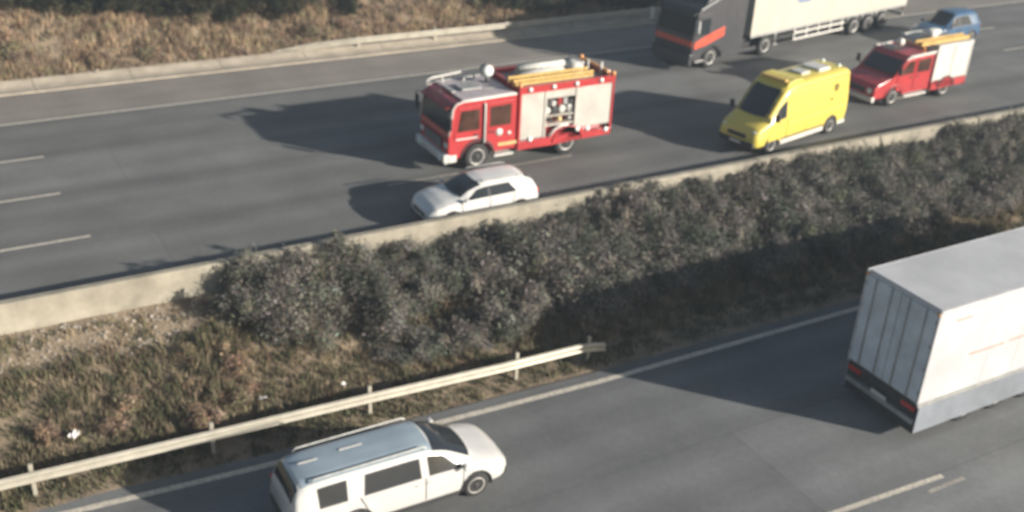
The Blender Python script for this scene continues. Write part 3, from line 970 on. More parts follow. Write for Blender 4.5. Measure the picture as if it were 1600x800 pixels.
# ------------------------------------------------------------------ ambulance
def ambulance():
    root = empty('ambulance', (28.44, 2.74, 0), math.pi + R(11.5))
    tag(root, 'bright yellow high-roof ambulance van angled towards the concrete barrier', 'ambulance')
    RA = -3.95
    X = [1.02, 0.98, 0.80, 0.40, 0.10, -0.30, -0.62, -0.85, -1.3, -4.6, -4.95, -5.02]
    zbot = [0.42, 0.34, 0.32, 0.32, 0.32, 0.32, 0.32, 0.32, 0.32, 0.34, 0.36, 0.44]
    zbelt = [0.70, 0.86, 1.02, 1.18, 1.26, 1.30, 1.32, 1.33, 1.34, 1.34, 1.34, 1.30]
    ztop = [0.74, 0.92, 1.10, 1.30, 1.58, 2.05, 2.38, 2.52, 2.60, 2.62, 2.60, 2.50]
    wbot = [0.72, 0.86, 0.95, 0.98, 0.98, 0.98, 0.98, 0.98, 0.98, 0.98, 0.96, 0.92]
    wbelt = [0.66, 0.80, 0.88, 0.93, 0.96, 0.98, 0.98, 0.98, 0.98, 0.98, 0.97, 0.94]
    wtop = [0.58, 0.70, 0.78, 0.82, 0.82, 0.82, 0.82, 0.83, 0.84, 0.86, 0.85, 0.80]
    lf = Loft(X, zbot, zbelt, ztop, wbot, wbelt, wtop, 0.06)
    ar = ((0, 0.36, 0.46), (RA, 0.36, 0.46))
    lf.mesh('body', YELLOW, root, ar)
    lf.top('windscreen', 0.30, -0.62, 0.92, 0.90, GLASS, root, curve=0.08)
    for xa in (0.28, -0.85, -2.17):
        lside(lf, 'door_seam', xa, xa - 0.022, xa, xa - 0.022, MARKO, root, s0=0.12, s1=1.0, seg=(2, 4), off=0.009, nx=1)
    lside(lf, 'window_seal', 0.17, -0.75, -0.27, -0.79, BLACKP, root, s0=0.02, s1=0.67, off=0.004)
    sides = lside(lf, 'side_window', 0.12, -0.70, -0.30, -0.74, GLASS, root, s0=0.06, s1=0.62)
    lside(lf, 'front_door', 0.30, -0.82, 0.24, -0.82, YELLOW, root, s0=0.15, s1=0.98, seg=(2, 4), off=0.006)
    lside(lf, 'sliding_door', -0.90, -2.15, -0.90, -2.15, YELLOW, root, s0=0.15, s1=0.98, seg=(2, 4), off=0.006)
    lside(lf, 'roof_stripe', -0.9, -4.85, -0.9, -4.85, ORANGE, root, s0=0.86, s1=0.93, off=0.006, nx=20)
    lside(lf, 'upper_panel', -0.9, -4.85, -0.9, -4.85, YELLOW, root, s0=0.03, s1=0.80, off=0.005, nx=20)
    lside(lf, 'reflective_stripe', -0.95, -4.85, -0.95, -4.85, LADDERY, root, s0=0.74, s1=0.80, seg=(2, 4), off=0.010, nx=20)
    lside(lf, 'side_moulding', -0.55, -3.42, -0.55, -3.42, BLACKP, root, s0=0.06, s1=0.14, seg=(2, 4), off=0.014, nx=16)
    for s in (1, -1):
        box('side_sill', (-3.45, min(s * 0.90, s * 1.0), 0.26), (-0.55, max(s * 0.90, s * 1.0), 0.44), WHITE, root, 0.02)
        box('rear_sill', (-5.0, min(s * 0.88, s * 0.985), 0.30), (-4.45, max(s * 0.88, s * 0.985), 0.46), WHITE, root, 0.02)
        wheel(root, 0, s * 0.87, 0.36, 0.24, side=s)
        wheel(root, RA, s * 0.87, 0.36, 0.24, side=s)
        arm = tube('mirror_arm', [(0.0, s * 0.95, 1.34), (0.06, s * 1.08, 1.40)], 0.02, BLACKP, root, 6)
        box('mirror', (0.0, s * 1.13 - 0.10, 1.36), (0.10, s * 1.13 + 0.10, 1.66), BLACKP, arm, 0.03)
        prism('headlight', [(0.98, 0.72), (0.90, 1.00), (0.70, 1.04), (0.78, 0.74)], min(s * 0.60, s * 0.80), max(s * 0.60, s * 0.80), LAMP, root, 0.02)
        # dark emblem and small mark on the rear quarter
        bm = bmesh.new()
        for k in range(3):
            a = R(60 * k + 90)
            d = Vector((math.cos(a), 0, math.sin(a))) * 0.17
            n = Vector((-math.sin(a), 0, math.cos(a))) * 0.035
            c = Vector((-4.05, s * 0.955, 1.98 + 0.003 * k))
            vs_ = [bm.verts.new(c + d * p + n * q + Vector((0, s * 0.002 * k, 0))) for p, q in ((-1, -1), (1, -1), (1, 1), (-1, 1))]
            bm.faces.new(vs_)
        r = bmesh.ops.extrude_face_region(bm, geom=list(bm.faces))
        for v in r['geom']:
            if isinstance(v, bmesh.types.BMVert):
                v.co.y -= s * 0.06
        from_bm('star_emblem', bm, MARKO, root)
        box('small_mark', (-3.85, min(s * 0.93, s * 0.999), 1.50), (-3.70, max(s * 0.93, s * 0.999), 1.60), MARKO, root)
    arch_lip(root, 0, 0.36, 0.46, 0.965, BLACKP, 0.02)
    arch_lip(root, RA, 0.36, 0.46, 0.975, BLACKP, 0.02)
    box('grille', (0.965, -0.45, 0.66), (1.03, 0.45, 0.84), BLACKP, root, 0.015)
    box('bumper', (0.86, -0.84, 0.34), (1.06, 0.84, 0.58), BLACKP, root, 0.05)
    box('number_plate', (1.062, -0.26, 0.42), (1.072, 0.26, 0.53), WHITE, root)
    # roof: light bar fairing, raised centre pod and vents
    prism('roof_fairing', [(-0.80, 2.50), (-0.95, 2.66), (-1.35, 2.72), (-1.75, 2.70), (-1.9, 2.60)], -0.74, 0.74, YELLOW, root, 0.04)
    box('light_bar', (-0.98, -0.62, 2.66), (-0.80, 0.62, 2.76), LADDERY, root, 0.03)
    box('roof_vent', (-2.9, -0.3, 2.60), (-2.3, 0.3, 2.72), PALEM, root, 0.04)
    box('air_unit', (-4.1, -0.45, 2.60), (-3.3, 0.45, 2.74), WHITE, root, 0.05)
    lathe_y('beacon', [(0.08, 0), (0.08, 0.10), (0.02, 0.14)], LAMP, root, 12, (-4.75, 0.4, 2.60), axis='Z')
    lathe_y('beacon', [(0.08, 0), (0.08, 0.10), (0.02, 0.14)], LAMP, root, 12, (-4.75, -0.4, 2.60), axis='Z')
    box('rear_door_seam', (-5.04, -0.01, 0.5), (-5.015, 0.01, 2.3), BLACKP, root)
    return root


ambulance()


# ------------------------------------------------------------------ passenger cars
def passenger_car(root, paint, L=4.05, H=1.52, suv=True, ra=-2.50, glass=GLASS):
    """Origin at front axle on the ground; front at +x."""
    fo = 0.80
    re = fo - L
    X = [fo, fo - 0.06, fo - 0.25, 0.20, -0.18, -0.30, -0.62, -1.02, -1.35, -2.2, re + 0.62, re + 0.42, re + 0.20, re + 0.05, re]
    zbot = [0.36, 0.26, 0.22, 0.22, 0.22, 0.22, 0.22, 0.22, 0.22, 0.22, 0.24, 0.27, 0.30, 0.34, 0.42]
    zbelt = [0.58, 0.68, 0.80, 0.90, 0.95, 0.96, 0.97, 0.98, 0.985, 1.0, 1.02, 1.03, 1.02, 0.98, 0.80]
    ztop = [0.62, 0.73, 0.86, 0.97, 1.02, 1.06, 1.27, H - 0.06, H - 0.01, H, H - 0.02, H - 0.05, 1.27, 1.06, 0.86]
    wbot = [0.60, 0.74, 0.83, 0.85, 0.85, 0.85, 0.85, 0.85, 0.85, 0.85, 0.85, 0.84, 0.82, 0.78, 0.70]
    wbelt = [0.56, 0.68, 0.78, 0.82, 0.83, 0.835, 0.84, 0.84, 0.84, 0.84, 0.83, 0.82, 0.80, 0.76, 0.66]
    wtop = [0.50, 0.60, 0.69, 0.70, 0.68, 0.66, 0.62, 0.60, 0.60, 0.60, 0.59, 0.59, 0.66, 0.68, 0.60]
    lf = Loft(X, zbot, zbelt, ztop, wbot, wbelt, wtop, 0.07)
    wr = 0.315
    lf.mesh('body', paint, root, ((0, wr, 0.39), (ra, wr, 0.39)))
    lf.top('windscreen', -0.26, -1.02, 0.97, 0.96, glass, root, curve=0.10, nx=10)
    lf.top('rear_window', re + 0.46, re + 0.20, 0.90, 0.86, glass, root, nx=5)
    lside(lf, 'window_seal', -0.40, -2.38, -0.92, -2.14, BLACKP, root, s0=0.03, s1=0.85, off=0.004, nx=16)
    for xa, xc in ((-0.37, -0.33), (-1.355, -1.355), (-2.13, -2.27)):
        lside(lf, 'door_seam', xa, xa - 0.02, xc, xc - 0.02, BLACKP, root, s0=0.10, s1=1.0, seg=(2, 4), off=0.007, nx=1)
    lside(lf, 'front_side_window', -0.46, -1.32, -0.98, -1.32, glass, root, s0=0.08, s1=0.80)
    lside(lf, 'rear_side_window', -1.40, -2.34, -1.40, -2.10, glass, root, s0=0.08, s1=0.80)
    lside(lf, 'window_pillar', -1.315, -1.405, -1.315, -1.405, BLACKP, root, s0=0.06, s1=0.82, nx=2, off=0.006)
    lside(lf, 'front_door', -0.40, -1.34, -0.34, -1.34, paint, root, s0=0.12, s1=0.98, seg=(2, 4), off=0.005)
    lside(lf, 'rear_door', -1.37, -2.12, -1.37, -2.25, paint, root, s0=0.12, s1=0.98, seg=(2, 4), off=0.005)
    for s in (1, -1):
        for cx in (-1.24, -2.10):
            box('door_handle', (cx - 0.08, s * 0.87 - 0.015, 0.83), (cx + 0.08, s * 0.87 + 0.015, 0.865), paint, root, 0.008)
        box('side_sill', (ra + 0.42, min(s * 0.78, s * 0.868), 0.20), (-0.42, max(s * 0.78, s * 0.868), 0.31), BLACKP, root, 0.02)
        wheel(root, 0, s * 0.76, wr, 0.20, side=s, rim_frac=0.66, holes=5)
        wheel(root, ra, s * 0.76, wr, 0.20, side=s, rim_frac=0.66, holes=5)
        arm = tube('mirror_arm', [(-0.46, s * 0.83, 1.0), (-0.44, s * 0.90, 1.02)], 0.025, BLACKP, root, 6)
        box('mirror', (-0.50, s * 0.95 - 0.08, 0.98), (-0.40, s * 0.95 + 0.08, 1.10), paint, arm, 0.03)
        prism('headlight', [(fo - 0.04, 0.58), (fo - 0.10, 0.72), (fo - 0.32, 0.77), (fo - 0.22, 0.60)], min(s * 0.46, s * 0.70), max(s * 0.46, s * 0.70), LAMP, root, 0.02)
        box('tail_lamp', (re + 0.0, min(s * 0.52, s * 0.74), 0.78), (re + 0.16, max(s * 0.52, s * 0.74), 0.96), LAMPR, root, 0.02)
        if suv:
            tube('roof_rail', [(-1.12, s * 0.585, H + 0.00), (-1.2, s * 0.58, H + 0.045), (re + 0.72, s * 0.57, H + 0.03), (re + 0.62, s * 0.57, H - 0.02)], 0.02, GREYM, root, 6)
    arch_lip(root, 0, wr, 0.39, 0.85, BLACKP, 0.022)
    arch_lip(root, ra, wr, 0.39, 0.85, BLACKP, 0.022)
    box('grille', (fo - 0.04, -0.42, 0.48), (fo + 0.012, 0.42, 0.60), BLACKP, root, 0.015)
    box('front_bumper', (fo - 0.12, -0.66, 0.24), (fo + 0.02, 0.66, 0.38), BLACKP, root, 0.04)
    box('rear_bumper', (re - 0.03, -0.68, 0.36), (re + 0.14, 0.68, 0.52), BLACKP, root, 0.04)
    box('number_plate', (fo + 0.021, -0.25, 0.40), (fo + 0.03, 0.25, 0.50), WHITE, root)
    box('number_plate', (re - 0.04, -0.25, 0.58), (re - 0.028, 0.25, 0.68), WHITE, root)
    return root


wc = empty('car', (14.06, 1.40, 0), math.pi)
passenger_car(wc, CARWHITE, 4.05, 1.45)
tag(wc, 'small white crossover car stopped against the concrete barrier beside the large fire engine', 'car')

bc = empty('car', (47.9, 11.0, 0), math.pi + R(3))
passenger_car(bc, BLUE, 4.1, 1.68, suv=False)
tag(bc, 'dark blue car partly hidden behind the smaller fire engine near the lorry trailer', 'car')


# ------------------------------------------------------------------ silver-white people carrier on the near road
def people_carrier():
    root = empty('minivan', (9.70, -8.76, -1.65), 0.0)
    tag(root, 'silver white minivan with dark side windows driving along the near road in front', 'minivan')
    ra = -3.05
    X = [0.92, 0.86, 0.62, 0.25, 0.00, -0.20, -0.70, -1.10, -1.5, -3.6, -4.15, -4.36, -4.46, -4.50]
    zbot = [0.40, 0.30, 0.25, 0.24, 0.24, 0.24, 0.24, 0.24, 0.24, 0.26, 0.28, 0.30, 0.34, 0.42]
    zbelt = [0.60, 0.72, 0.84, 0.93, 0.97, 0.99, 1.0, 1.01, 1.01, 1.02, 1.03, 1.03, 1.02, 0.90]
    ztop = [0.64, 0.77, 0.91, 1.02, 1.10, 1.22, 1.50, 1.62, 1.66, 1.66, 1.62, 1.50, 1.20, 0.96]
    wbot = [0.60, 0.76, 0.86, 0.88, 0.88, 0.88, 0.88, 0.88, 0.88, 0.88, 0.87, 0.85, 0.83, 0.78]
    wbelt = [0.56, 0.70, 0.80, 0.84, 0.86, 0.865, 0.87, 0.87, 0.87, 0.87, 0.86, 0.84, 0.82, 0.76]
    wtop = [0.50, 0.62, 0.70, 0.72, 0.70, 0.68, 0.66, 0.66, 0.66, 0.66, 0.65, 0.66, 0.70, 0.66]
    lf = Loft(X, zbot, zbelt, ztop, wbot, wbelt, wtop, 0.08)
    wr = 0.33
    lf.mesh('body', VANS, root, ((0, wr, 0.41), (ra, wr, 0.41)))
    lf.top('windscreen', -0.02, -0.98, 0.97, 0.95, GLASS, root, curve=0.10, nx=10)
    lf.top('rear_window', -4.28, -4.44, 0.9, 0.88, GLASS, root, nx=5)
    rp = lf.top('roof_sky_tint', -1.06, -4.20, 0.93, 0.93, VANROOF, root, nx=20, ny=10, off=0.012)
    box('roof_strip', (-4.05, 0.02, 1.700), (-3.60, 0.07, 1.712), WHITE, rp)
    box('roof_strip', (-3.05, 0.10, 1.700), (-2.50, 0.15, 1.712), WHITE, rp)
    for xa, xb, xc, xd in ((-0.36, -1.23, -0.82, -1.23), (-1.42, -2.84, -1.42, -2.76), (-3.22, -3.88, -3.19, -3.88)):
        lside(lf, 'window_seal', xa, xb, xc, xd, BLACKP, root, s0=0.03, s1=0.85, off=0.005)
    for xa, xc in ((-0.36, -0.33), (-1.32, -1.32), (-2.62, -2.92)):
        lside(lf, 'door_seam', xa, xa - 0.022, xc, xc - 0.022, BLACKP, root, s0=0.10, s1=1.0, seg=(2, 4), off=0.007, nx=1)
    lside(lf, 'front_side_window', -0.42, -1.20, -0.88, -1.20, GLASS, root, s0=0.08, s1=0.80)
    lside(lf, 'middle_side_window', -1.45, -2.80, -1.45, -2.72, GLASS, root, s0=0.08, s1=0.80)
    lside(lf, 'rear_side_window', -3.25, -3.85, -3.22, -3.85, GLASS, root, s0=0.10, s1=0.80, nx=5)
    lside(lf, 'front_door', -0.40, -1.30, -0.34, -1.30, VANS, root, s0=0.12, s1=0.98, seg=(2, 4), off=0.005)
    lside(lf, 'sliding_door', -1.34, -2.60, -1.34, -2.90, VANS, root, s0=0.12, s1=0.98, seg=(2, 4), off=0.005)
    for s in (1, -1):
        for cx in (-1.20, -1.50):
            box('door_handle', (cx - 0.08, s * 0.90 - 0.015, 0.86), (cx + 0.08, s * 0.90 + 0.015, 0.895), VANS, root, 0.008)
        box('side_sill', (ra + 0.44, min(s * 0.80, s * 0.895), 0.22), (-0.44, max(s * 0.80, s * 0.895), 0.32), BLACKP, root, 0.02)
        wheel(root, 0, s * 0.79, wr, 0.21, side=s, rim_frac=0.66, holes=5)
        wheel(root, ra, s * 0.79, wr, 0.21, side=s, rim_frac=0.66, holes=5)
        arm = tube('mirror_arm', [(-0.36, s * 0.86, 1.02), (-0.34, s * 0.94, 1.05)], 0.025, BLACKP, root, 6)
        box('mirror', (-0.42, s * 0.99 - 0.09, 1.00), (-0.30, s * 0.99 + 0.09, 1.14), VANS, arm, 0.03)
        prism('headlight', [(0.86, 0.60), (0.78, 0.76), (0.52, 0.82), (0.64, 0.62)], min(s * 0.48, s * 0.73), max(s * 0.48, s * 0.73), LAMP, root, 0.02)
        box('tail_lamp', (-4.5, min(s * 0.66, s * 0.80), 0.80), (-4.36, max(s * 0.66, s * 0.80), 1.05), LAMPR, root, 0.02)
        tube('roof_rail', [(-1.20, s * 0.62, 1.65), (-1.3, s * 0.615, 1.71), (-3.9, s * 0.61, 1.70), (-4.0, s * 0.61, 1.63)], 0.022, PALEM, root, 6)
    arch_lip(root, 0, wr, 0.41, 0.88, BLACKP, 0.022)
    arch_lip(root, ra, wr, 0.41, 0.88, BLACKP, 0.022)
    box('grille', (0.86, -0.45, 0.50), (0.935, 0.45, 0.64), BLACKP, root, 0.015)
    box('front_bumper', (0.78, -0.70, 0.26), (0.94, 0.70, 0.40), BLACKP, root, 0.04)
    box('rear_bumper', (-4.54, -0.74, 0.36), (-4.36, 0.74, 0.54), BLACKP, root, 0.04)
    return root


people_carrier()


# ------------------------------------------------------------------ articulated lorries
def lorry(root, cabm, bandm, boxm, rearm, boxroof, gap0=-4.25, tl=13.6, box_h=(1.18, 4.0), logo=None, guard=True):
    W = 1.25
    # tractor
    boxes('chassis', [((gap0 - 2.2, -0.45, 0.62), (-0.3, -0.30, 0.95)), ((gap0 - 2.2, 0.30, 0.62), (-0.3, 0.45, 0.95))], DARK, root)
    cab_prof = [(-2.25, 0.75), (-2.02, 0.75)] + arc(-1.42, 0.52, 0.64, 160, 20, 10) + [(-0.75, 0.55), (-0.12, 0.55), (-0.02, 0.70), (0.0, 1.50), (-0.05, 1.72), (-0.22, 2.75), (-0.40, 3.00), (-1.6, 3.40), (-2.25, 3.45)]
    prism('cab', cab_prof, -W + 0.02, W - 0.02, cabm, root, 0.07)
    prism('windscreen', [(-0.045, 1.72), (-0.015, 1.72), (-0.185, 2.70), (-0.215, 2.70)], -W + 0.14, W - 0.14, GLASS, root, 0.01)
    prism('sun_visor', [(-0.22, 2.78), (0.02, 2.66), (0.03, 2.70), (-0.24, 2.88)], -W + 0.1, W - 0.1, BLACKP, root, 0.01)
    prism('front_band', [(-0.02, 1.22), (0.012, 1.22), (0.010, 1.50), (-0.02, 1.50)], -W + 0.06, W - 0.06, bandm, root)
    for s in (1, -1):
        ya, yb, yc = s * (W - 0.03), s * (W + 0.0), s * (W + 0.01)
        d = prism('cab_door', [(-0.16, 1.0), (-1.22, 1.20), (-1.22, 2.72), (-0.36, 2.66), (-0.20, 1.70)], min(ya, yb), max(ya, yb), cabm, root, 0.01)
        prism('door_window', [(-0.30, 1.74), (-1.12, 1.74), (-1.12, 2.50), (-0.44, 2.48)], min(ya, yc), max(ya, yc), GLASS, d, 0.006)
        # bright band climbing along the side of the cab
        prism('side_band', [(-0.14, 1.10), (-0.14, 1.42), (-0.70, 1.62), (-2.2, 1.98), (-2.2, 1.52), (-0.9, 1.20)], min(ya, s * (W + 0.014)), max(ya, s * (W + 0.014)), bandm, root, 0.004)
        arm = tube('mirror_arm', [(-0.18, s * W, 2.62), (0.04, s * (W + 0.22), 2.60), (0.04, s * (W + 0.22), 2.0), (-0.1, s * W, 1.85)], 0.022, BLACKP, root, 6)
        box('mirror', (-0.02, s * (W + 0.24) - 0.12, 1.98), (0.09, s * (W + 0.24) + 0.12, 2.56), PALEM, arm, 0.03)
        lathe_y('headlight', [(0.15, 0.0), (0.15, 0.04), (0.10, 0.06), (0.01, 0.065)], LAMP, root, 16, (0.02, s * 0.98, 0.72), axis='X')
        box('entry_step', (-0.95, min(s * 1.0, s * (W - 0.01)), 0.42), (-0.35, max(s * 1.0, s * (W - 0.01)), 0.50), GREYM, root)
        wheel(root, -1.42, s * (W - 0.17), 0.51, 0.31, side=s)
        wheel(root, gap0 - 1.3, s * (W - 0.17), 0.51, 0.31, side=s)
        wheel(root, gap0 - 1.3, s * (W - 0.52), 0.51, 0.29, side=s)
        tube('wheel_arch', [(x, s * (W - 0.03), z) for x, z in arc(-1.42, 0.52, 0.66, 15, 165, 10)], 0.05, BLACKP, root, 6)
        lathe_y('fuel_tank', [(0.05, -0.5), (0.30, -0.48), (0.32, 0), (0.30, 0.48), (0.05, 0.5)], GREYM, root, 14, (-2.9, s * 0.78, 0.70), axis='X')
        prism('gap_light_block', [(-2.22, 0.62), (gap0 + 0.55, 0.62), (gap0 + 0.45, 3.80), (-2.22, 3.60)], min(s * (W - 0.09), s * (W - 0.03)), max(s * (W - 0.09), s * (W - 0.03)), cabm, root, 0.01)  # panel added to close the cab gap and keep the cast shadow solid
        prism('chassis_skirt', [(-2.22, 0.40), (gap0 - 0.6, 0.40), (gap0 - 0.6, 0.60), (-2.22, 0.60)], min(s * (W - 0.09), s * (W - 0.04)), max(s * (W - 0.09), s * (W - 0.04)), cabm, root, 0.01)
    prism('bumper', [(-0.10, 0.30), (0.08, 0.32), (0.12, 0.40), (0.10, 0.86), (-0.10, 0.90)], -W, W, cabm, root, 0.04)
    box('grille', (-0.01, -0.8, 0.95), (0.02, 0.8, 1.20), BLACKP, root, 0.01)
    prism('roof_deflector', [(-0.75, 3.06), (-1.0, 3.35), (-1.9, 3.90), (-2.2, 3.92), (-2.2, 3.40), (-1.6, 3.36)], -W + 0.12, W - 0.12, cabm, root, 0.06)
    box('fifth_wheel', (gap0 - 2.0, -0.5, 0.96), (gap0 - 0.7, 0.5, 1.10), DARK, root)
    # trailer
    x0, x1 = gap0, gap0 - tl
    zb, zt = box_h
    tr = box('trailer_box', (x1, -W, zb), (x0, W, zt), boxm, root, 0.02)
    box('roof_skin', (x1 + 0.04, -W + 0.05, zt + 0.001), (x0 - 0.04, W - 0.05, zt + 0.012), boxroof, tr)
    for s in (1, -1):
        box('bottom_rail', (x1, min(s * (W - 0.02), s * (W + 0.014)), zb - 0.10), (x0, max(s * (W - 0.02), s * (W + 0.014)), zb + 0.03), GREYM, tr)
        box('top_rail', (x1, min(s * (W - 0.02), s * (W + 0.012)), zt - 0.08), (x0, max(s * (W - 0.02), s * (W + 0.012)), zt + 0.014), boxm, tr)
        for k in range(1, int(tl / 1.25)):
            xx = x0 - k * 1.25
            box('panel_joint', (xx - 0.012, min(s * (W - 0.01), s * (W + 0.004)), zb + 0.04), (xx + 0.012, max(s * (W - 0.01), s * (W + 0.004)), zt - 0.09), boxm, tr)
        # rear frame and doors with locking bars
        dr = box('rear_door', (x1 - 0.035, min(s * 0.012, s * (W - 0.07)), zb + 0.06), (x1 - 0.001, max(s * 0.012, s * (W - 0.07)), zt - 0.12), rearm, tr, 0.008)
        for cy in (0.30, 0.85):
            tube('lock_bar', [(x1 - 0.055, s * cy, zb + 0.05), (x1 - 0.055, s * cy, zt - 0.1)], 0.02, GREYM, dr, 6)
        for zz in np.linspace(zb + 0.3, zt - 0.4, 4):
            box('hinge', (x1 - 0.05, min(s * (W - 0.09), s * (W - 0.02)), zz), (x1 - 0.03, max(s * (W - 0.09), s * (W - 0.02)), zz + 0.10), GREYM, dr)
        box('rear_post', (x1 - 0.03, min(s * (W - 0.065), s * W), zb), (x1 - 0.002, max(s * (W - 0.065), s * W), zt), boxm, tr)
        box('tail_lamp', (x1 - 0.02, s * 0.95 - 0.22, 0.92), (x1 + 0.02, s * 0.95 + 0.22, 1.04), LAMPR, root)
        # wheels and mudguards
        for k, xx in enumerate((x1 + 2.1, x1 + 3.42, x1 + 4.74)):
            wheel(root, xx, s * (W - 0.20), 0.51, 0.38, side=s)
            tube('mudguard', [(x, s * (W - 0.20), z) for x, z in arc(xx, 0.51, 0.60, 20, 160, 8)], 0.05, GREYM, root, 6)
        tube('landing_leg', [(x0 - 2.6, s * 0.75, 1.1), (x0 - 2.6, s * 0.75, 0.35)], 0.07, GREYM, root, 8)
        box('landing_foot', (x0 - 2.75, s * 0.75 - 0.12, 0.28), (x0 - 2.45, s * 0.75 + 0.12, 0.35), GREYM, root)
        if guard:
            g0, g1 = x0 - 3.6, x1 + 5.7
            sg = boxes('side_guard', [((g1, s * (W - 0.06) - 0.025, z), (g0, s * (W - 0.06) + 0.025, z + 0.11)) for z in (0.46, 0.80)], WHITE, root)
            for xx in np.linspace(g1 + 0.1, g0 - 0.1, 5):
                box('guard_post', (xx - 0.04, s * (W - 0.10) - 0.02, 0.47), (xx + 0.04, s * (W - 0.10) + 0.014, zb - 0.05), WHITE, sg)
    boxes('trailer_chassis', [((x1, -0.65, 0.85), (x0 - 0.3, -0.5, zb - 0.02)), ((x1, 0.5, 0.85), (x0 - 0.3, 0.65, zb - 0.02)),
                              ((x1 + 1.9, -0.95, 0.44), (x1 + 2.3, 0.95, 0.58)), ((x1 + 3.22, -0.95, 0.44), (x1 + 3.62, 0.95, 0.58)), ((x1 + 4.54, -0.95, 0.44), (x1 + 4.94, 0.95, 0.58))], DARK, root)
    box('rear_bumper', (x1 - 0.01, -W + 0.05, 0.52), (x1 + 0.10, W - 0.05, 0.66), GREYM, root, 0.01)
    box('underrun_panel', (x1 + 0.02, -W + 0.1, 0.90), (x1 + 0.10, W - 0.1, zb - 0.03), DARK, root)
    return tr


l1 = empty('lorry', (31.90, 12.75, 0), math.pi + R(9.5))
tag(l1, 'lorry with dark red-banded cab and cream trailer standing askew across the far lane', 'lorry')
t1 = lorry(l1, CABGREY, CABRED, TRAILER, BOXR, TRAILER)
# blue printed mark on the trailer side: a rounded letter form whose lower end shows
bm = bmesh.new()
cx, cz = -8.3, 2.95
bm_tube(bm, [(cx + 0.70, 1.257, cz + 0.55), (cx + 0.66, 1.257, cz - 0.25), (cx + 0.45, 1.257, cz - 0.42), (cx - 0.35, 1.257, cz - 0.42), (cx - 0.60, 1.257, cz - 0.22), (cx - 0.64, 1.257, cz + 0.55)], 0.12, 6)
for v in bm.verts:
    v.co.y = 1.252 + (v.co.y - 1.257) * 0.02
from_bm('blue_logo', bm, LOGOB, t1)

l2 = empty('lorry', (21.06 + 13.6 + 4.25, -11.48, -1.65), 0.0)
tag(l2, 'white box-bodied lorry seen from behind on the near road at the right', 'lorry')
t2 = lorry(l2, WHITE, PALERED, BOXW, BOXR, BOXW, guard=False)
for s in (1, -1):
    box('side_skirt', (-4.25 - 13.55, min(s * 1.25, s * 1.275), 0.26), (-4.25 - 3.4, max(s * 1.25, s * 1.275), 1.075), SKIRT, l2, 0.008)
    box('mud_flap', (-17.78, s * 0.95 - 0.28, 0.22), (-17.755, s * 0.95 + 0.28, 0.90), BLACKP, l2)
    box('marker_lamp', (-17.91, s * 1.20 - 0.04, 3.86), (-17.88, s * 1.20 + 0.04, 3.94), LAMPO, l2)
box('number_plate', (-17.875, -0.27, 0.68), (-17.862, 0.27, 0.80), WHITE, l2)
box('rear_skirt', (-17.75, -1.1, 0.25), (-17.72, 1.1, 0.90), DARK, l2)
for (xa, xb, za, zb_) in ((-12.90, -10.90, 3.05, 3.12), (-16.30, -14.90, 2.30, 2.36), (-14.70, -13.30, 2.32, 2.38), (-13.10, -11.60, 2.36, 2.44), (-17.20, -16.60, 3.55, 3.60)):
    box('printed_stripe', (xa, -1.256, za), (xb, -1.24, zb_), PALERED, t2)


# ------------------------------------------------------------------ vegetation
def attr_mesh(name, V, F, C):
    me = bpy.data.meshes.new(name)
    me.from_pydata(V.tolist(), [], F.tolist())
    a = me.attributes.new('col', 'FLOAT_COLOR', 'POINT')
    a.data.foreach_set('color', np.concatenate([C, np.ones((len(C), 1))], 1).astype(np.float32).ravel())
    return me


def blades(pos, n_per, h, spread, width, palette, lean=0.5):
    """Grass tufts: each blade is a bent two-segment strip (3 triangles)."""
    N = len(pos) * n_per
    base = np.repeat(pos, n_per, 0) + np.concatenate([rng.normal(0, spread, (N, 2)), np.zeros((N, 1))], 1)
    hh = np.repeat(h, n_per) * rng.uniform(0.5, 1.15, N)
    az = rng.uniform(0, 2 * np.pi, N)
    ln = rng.uniform(0.05, lean, N) * hh
    wd = width * rng.uniform(0.6, 1.4, N)
    d = np.stack([np.cos(az), np.sin(az), np.zeros(N)], 1)
    az2 = rng.uniform(0, 2 * np.pi, N)
    w = np.stack([np.cos(az2), np.sin(az2), np.zeros(N)], 1) * wd[:, None] * 0.5
    up = np.array([0, 0, 1.0])
    p0 = base - up * 0.03
    p1 = base + d * (ln * 0.35)[:, None] + up * (hh * 0.55)[:, None]
    p2 = base + d * ln[:, None] + up * hh[:, None]
    V = np.stack([p0 - w, p0 + w, p1 - w * 0.8, p1 + w * 0.8, p2], 1).reshape(-1, 3)
    k = np.arange(N)[:, None] * 5
    F = np.concatenate([k + np.array([[0, 1, 3]]), k + np.array([[0, 3, 2]]), k + np.array([[2, 3, 4]])], 0)
    ci = rng.integers(0, len(palette), len(pos))
    tuft_c = np.asarray(palette)[ci] * rng.uniform(0.7, 1.3, (len(pos), 1))
    C = np.repeat(np.repeat(tuft_c, n_per, 0) * rng.uniform(0.75, 1.25, (N, 1)), 5, 0)
    return V, F, C


GRASSM = attr_mat('dry_grass', 0.9, 0.25)
LEAFM = attr_mat('shrub_leaf', 0.75, 0.25)
TWIG = mat('twig_bark', (0.12, 0.09, 0.06), 0.9, var=0.4, scale=8)


def patch_noise(x, y, s, seed):
    return np.sin(x * s + seed) * np.sin(y * s * 1.3 + seed * 2.1) + 0.6 * np.sin(x * s * 2.3 - y * s * 1.7 + seed * 0.7)


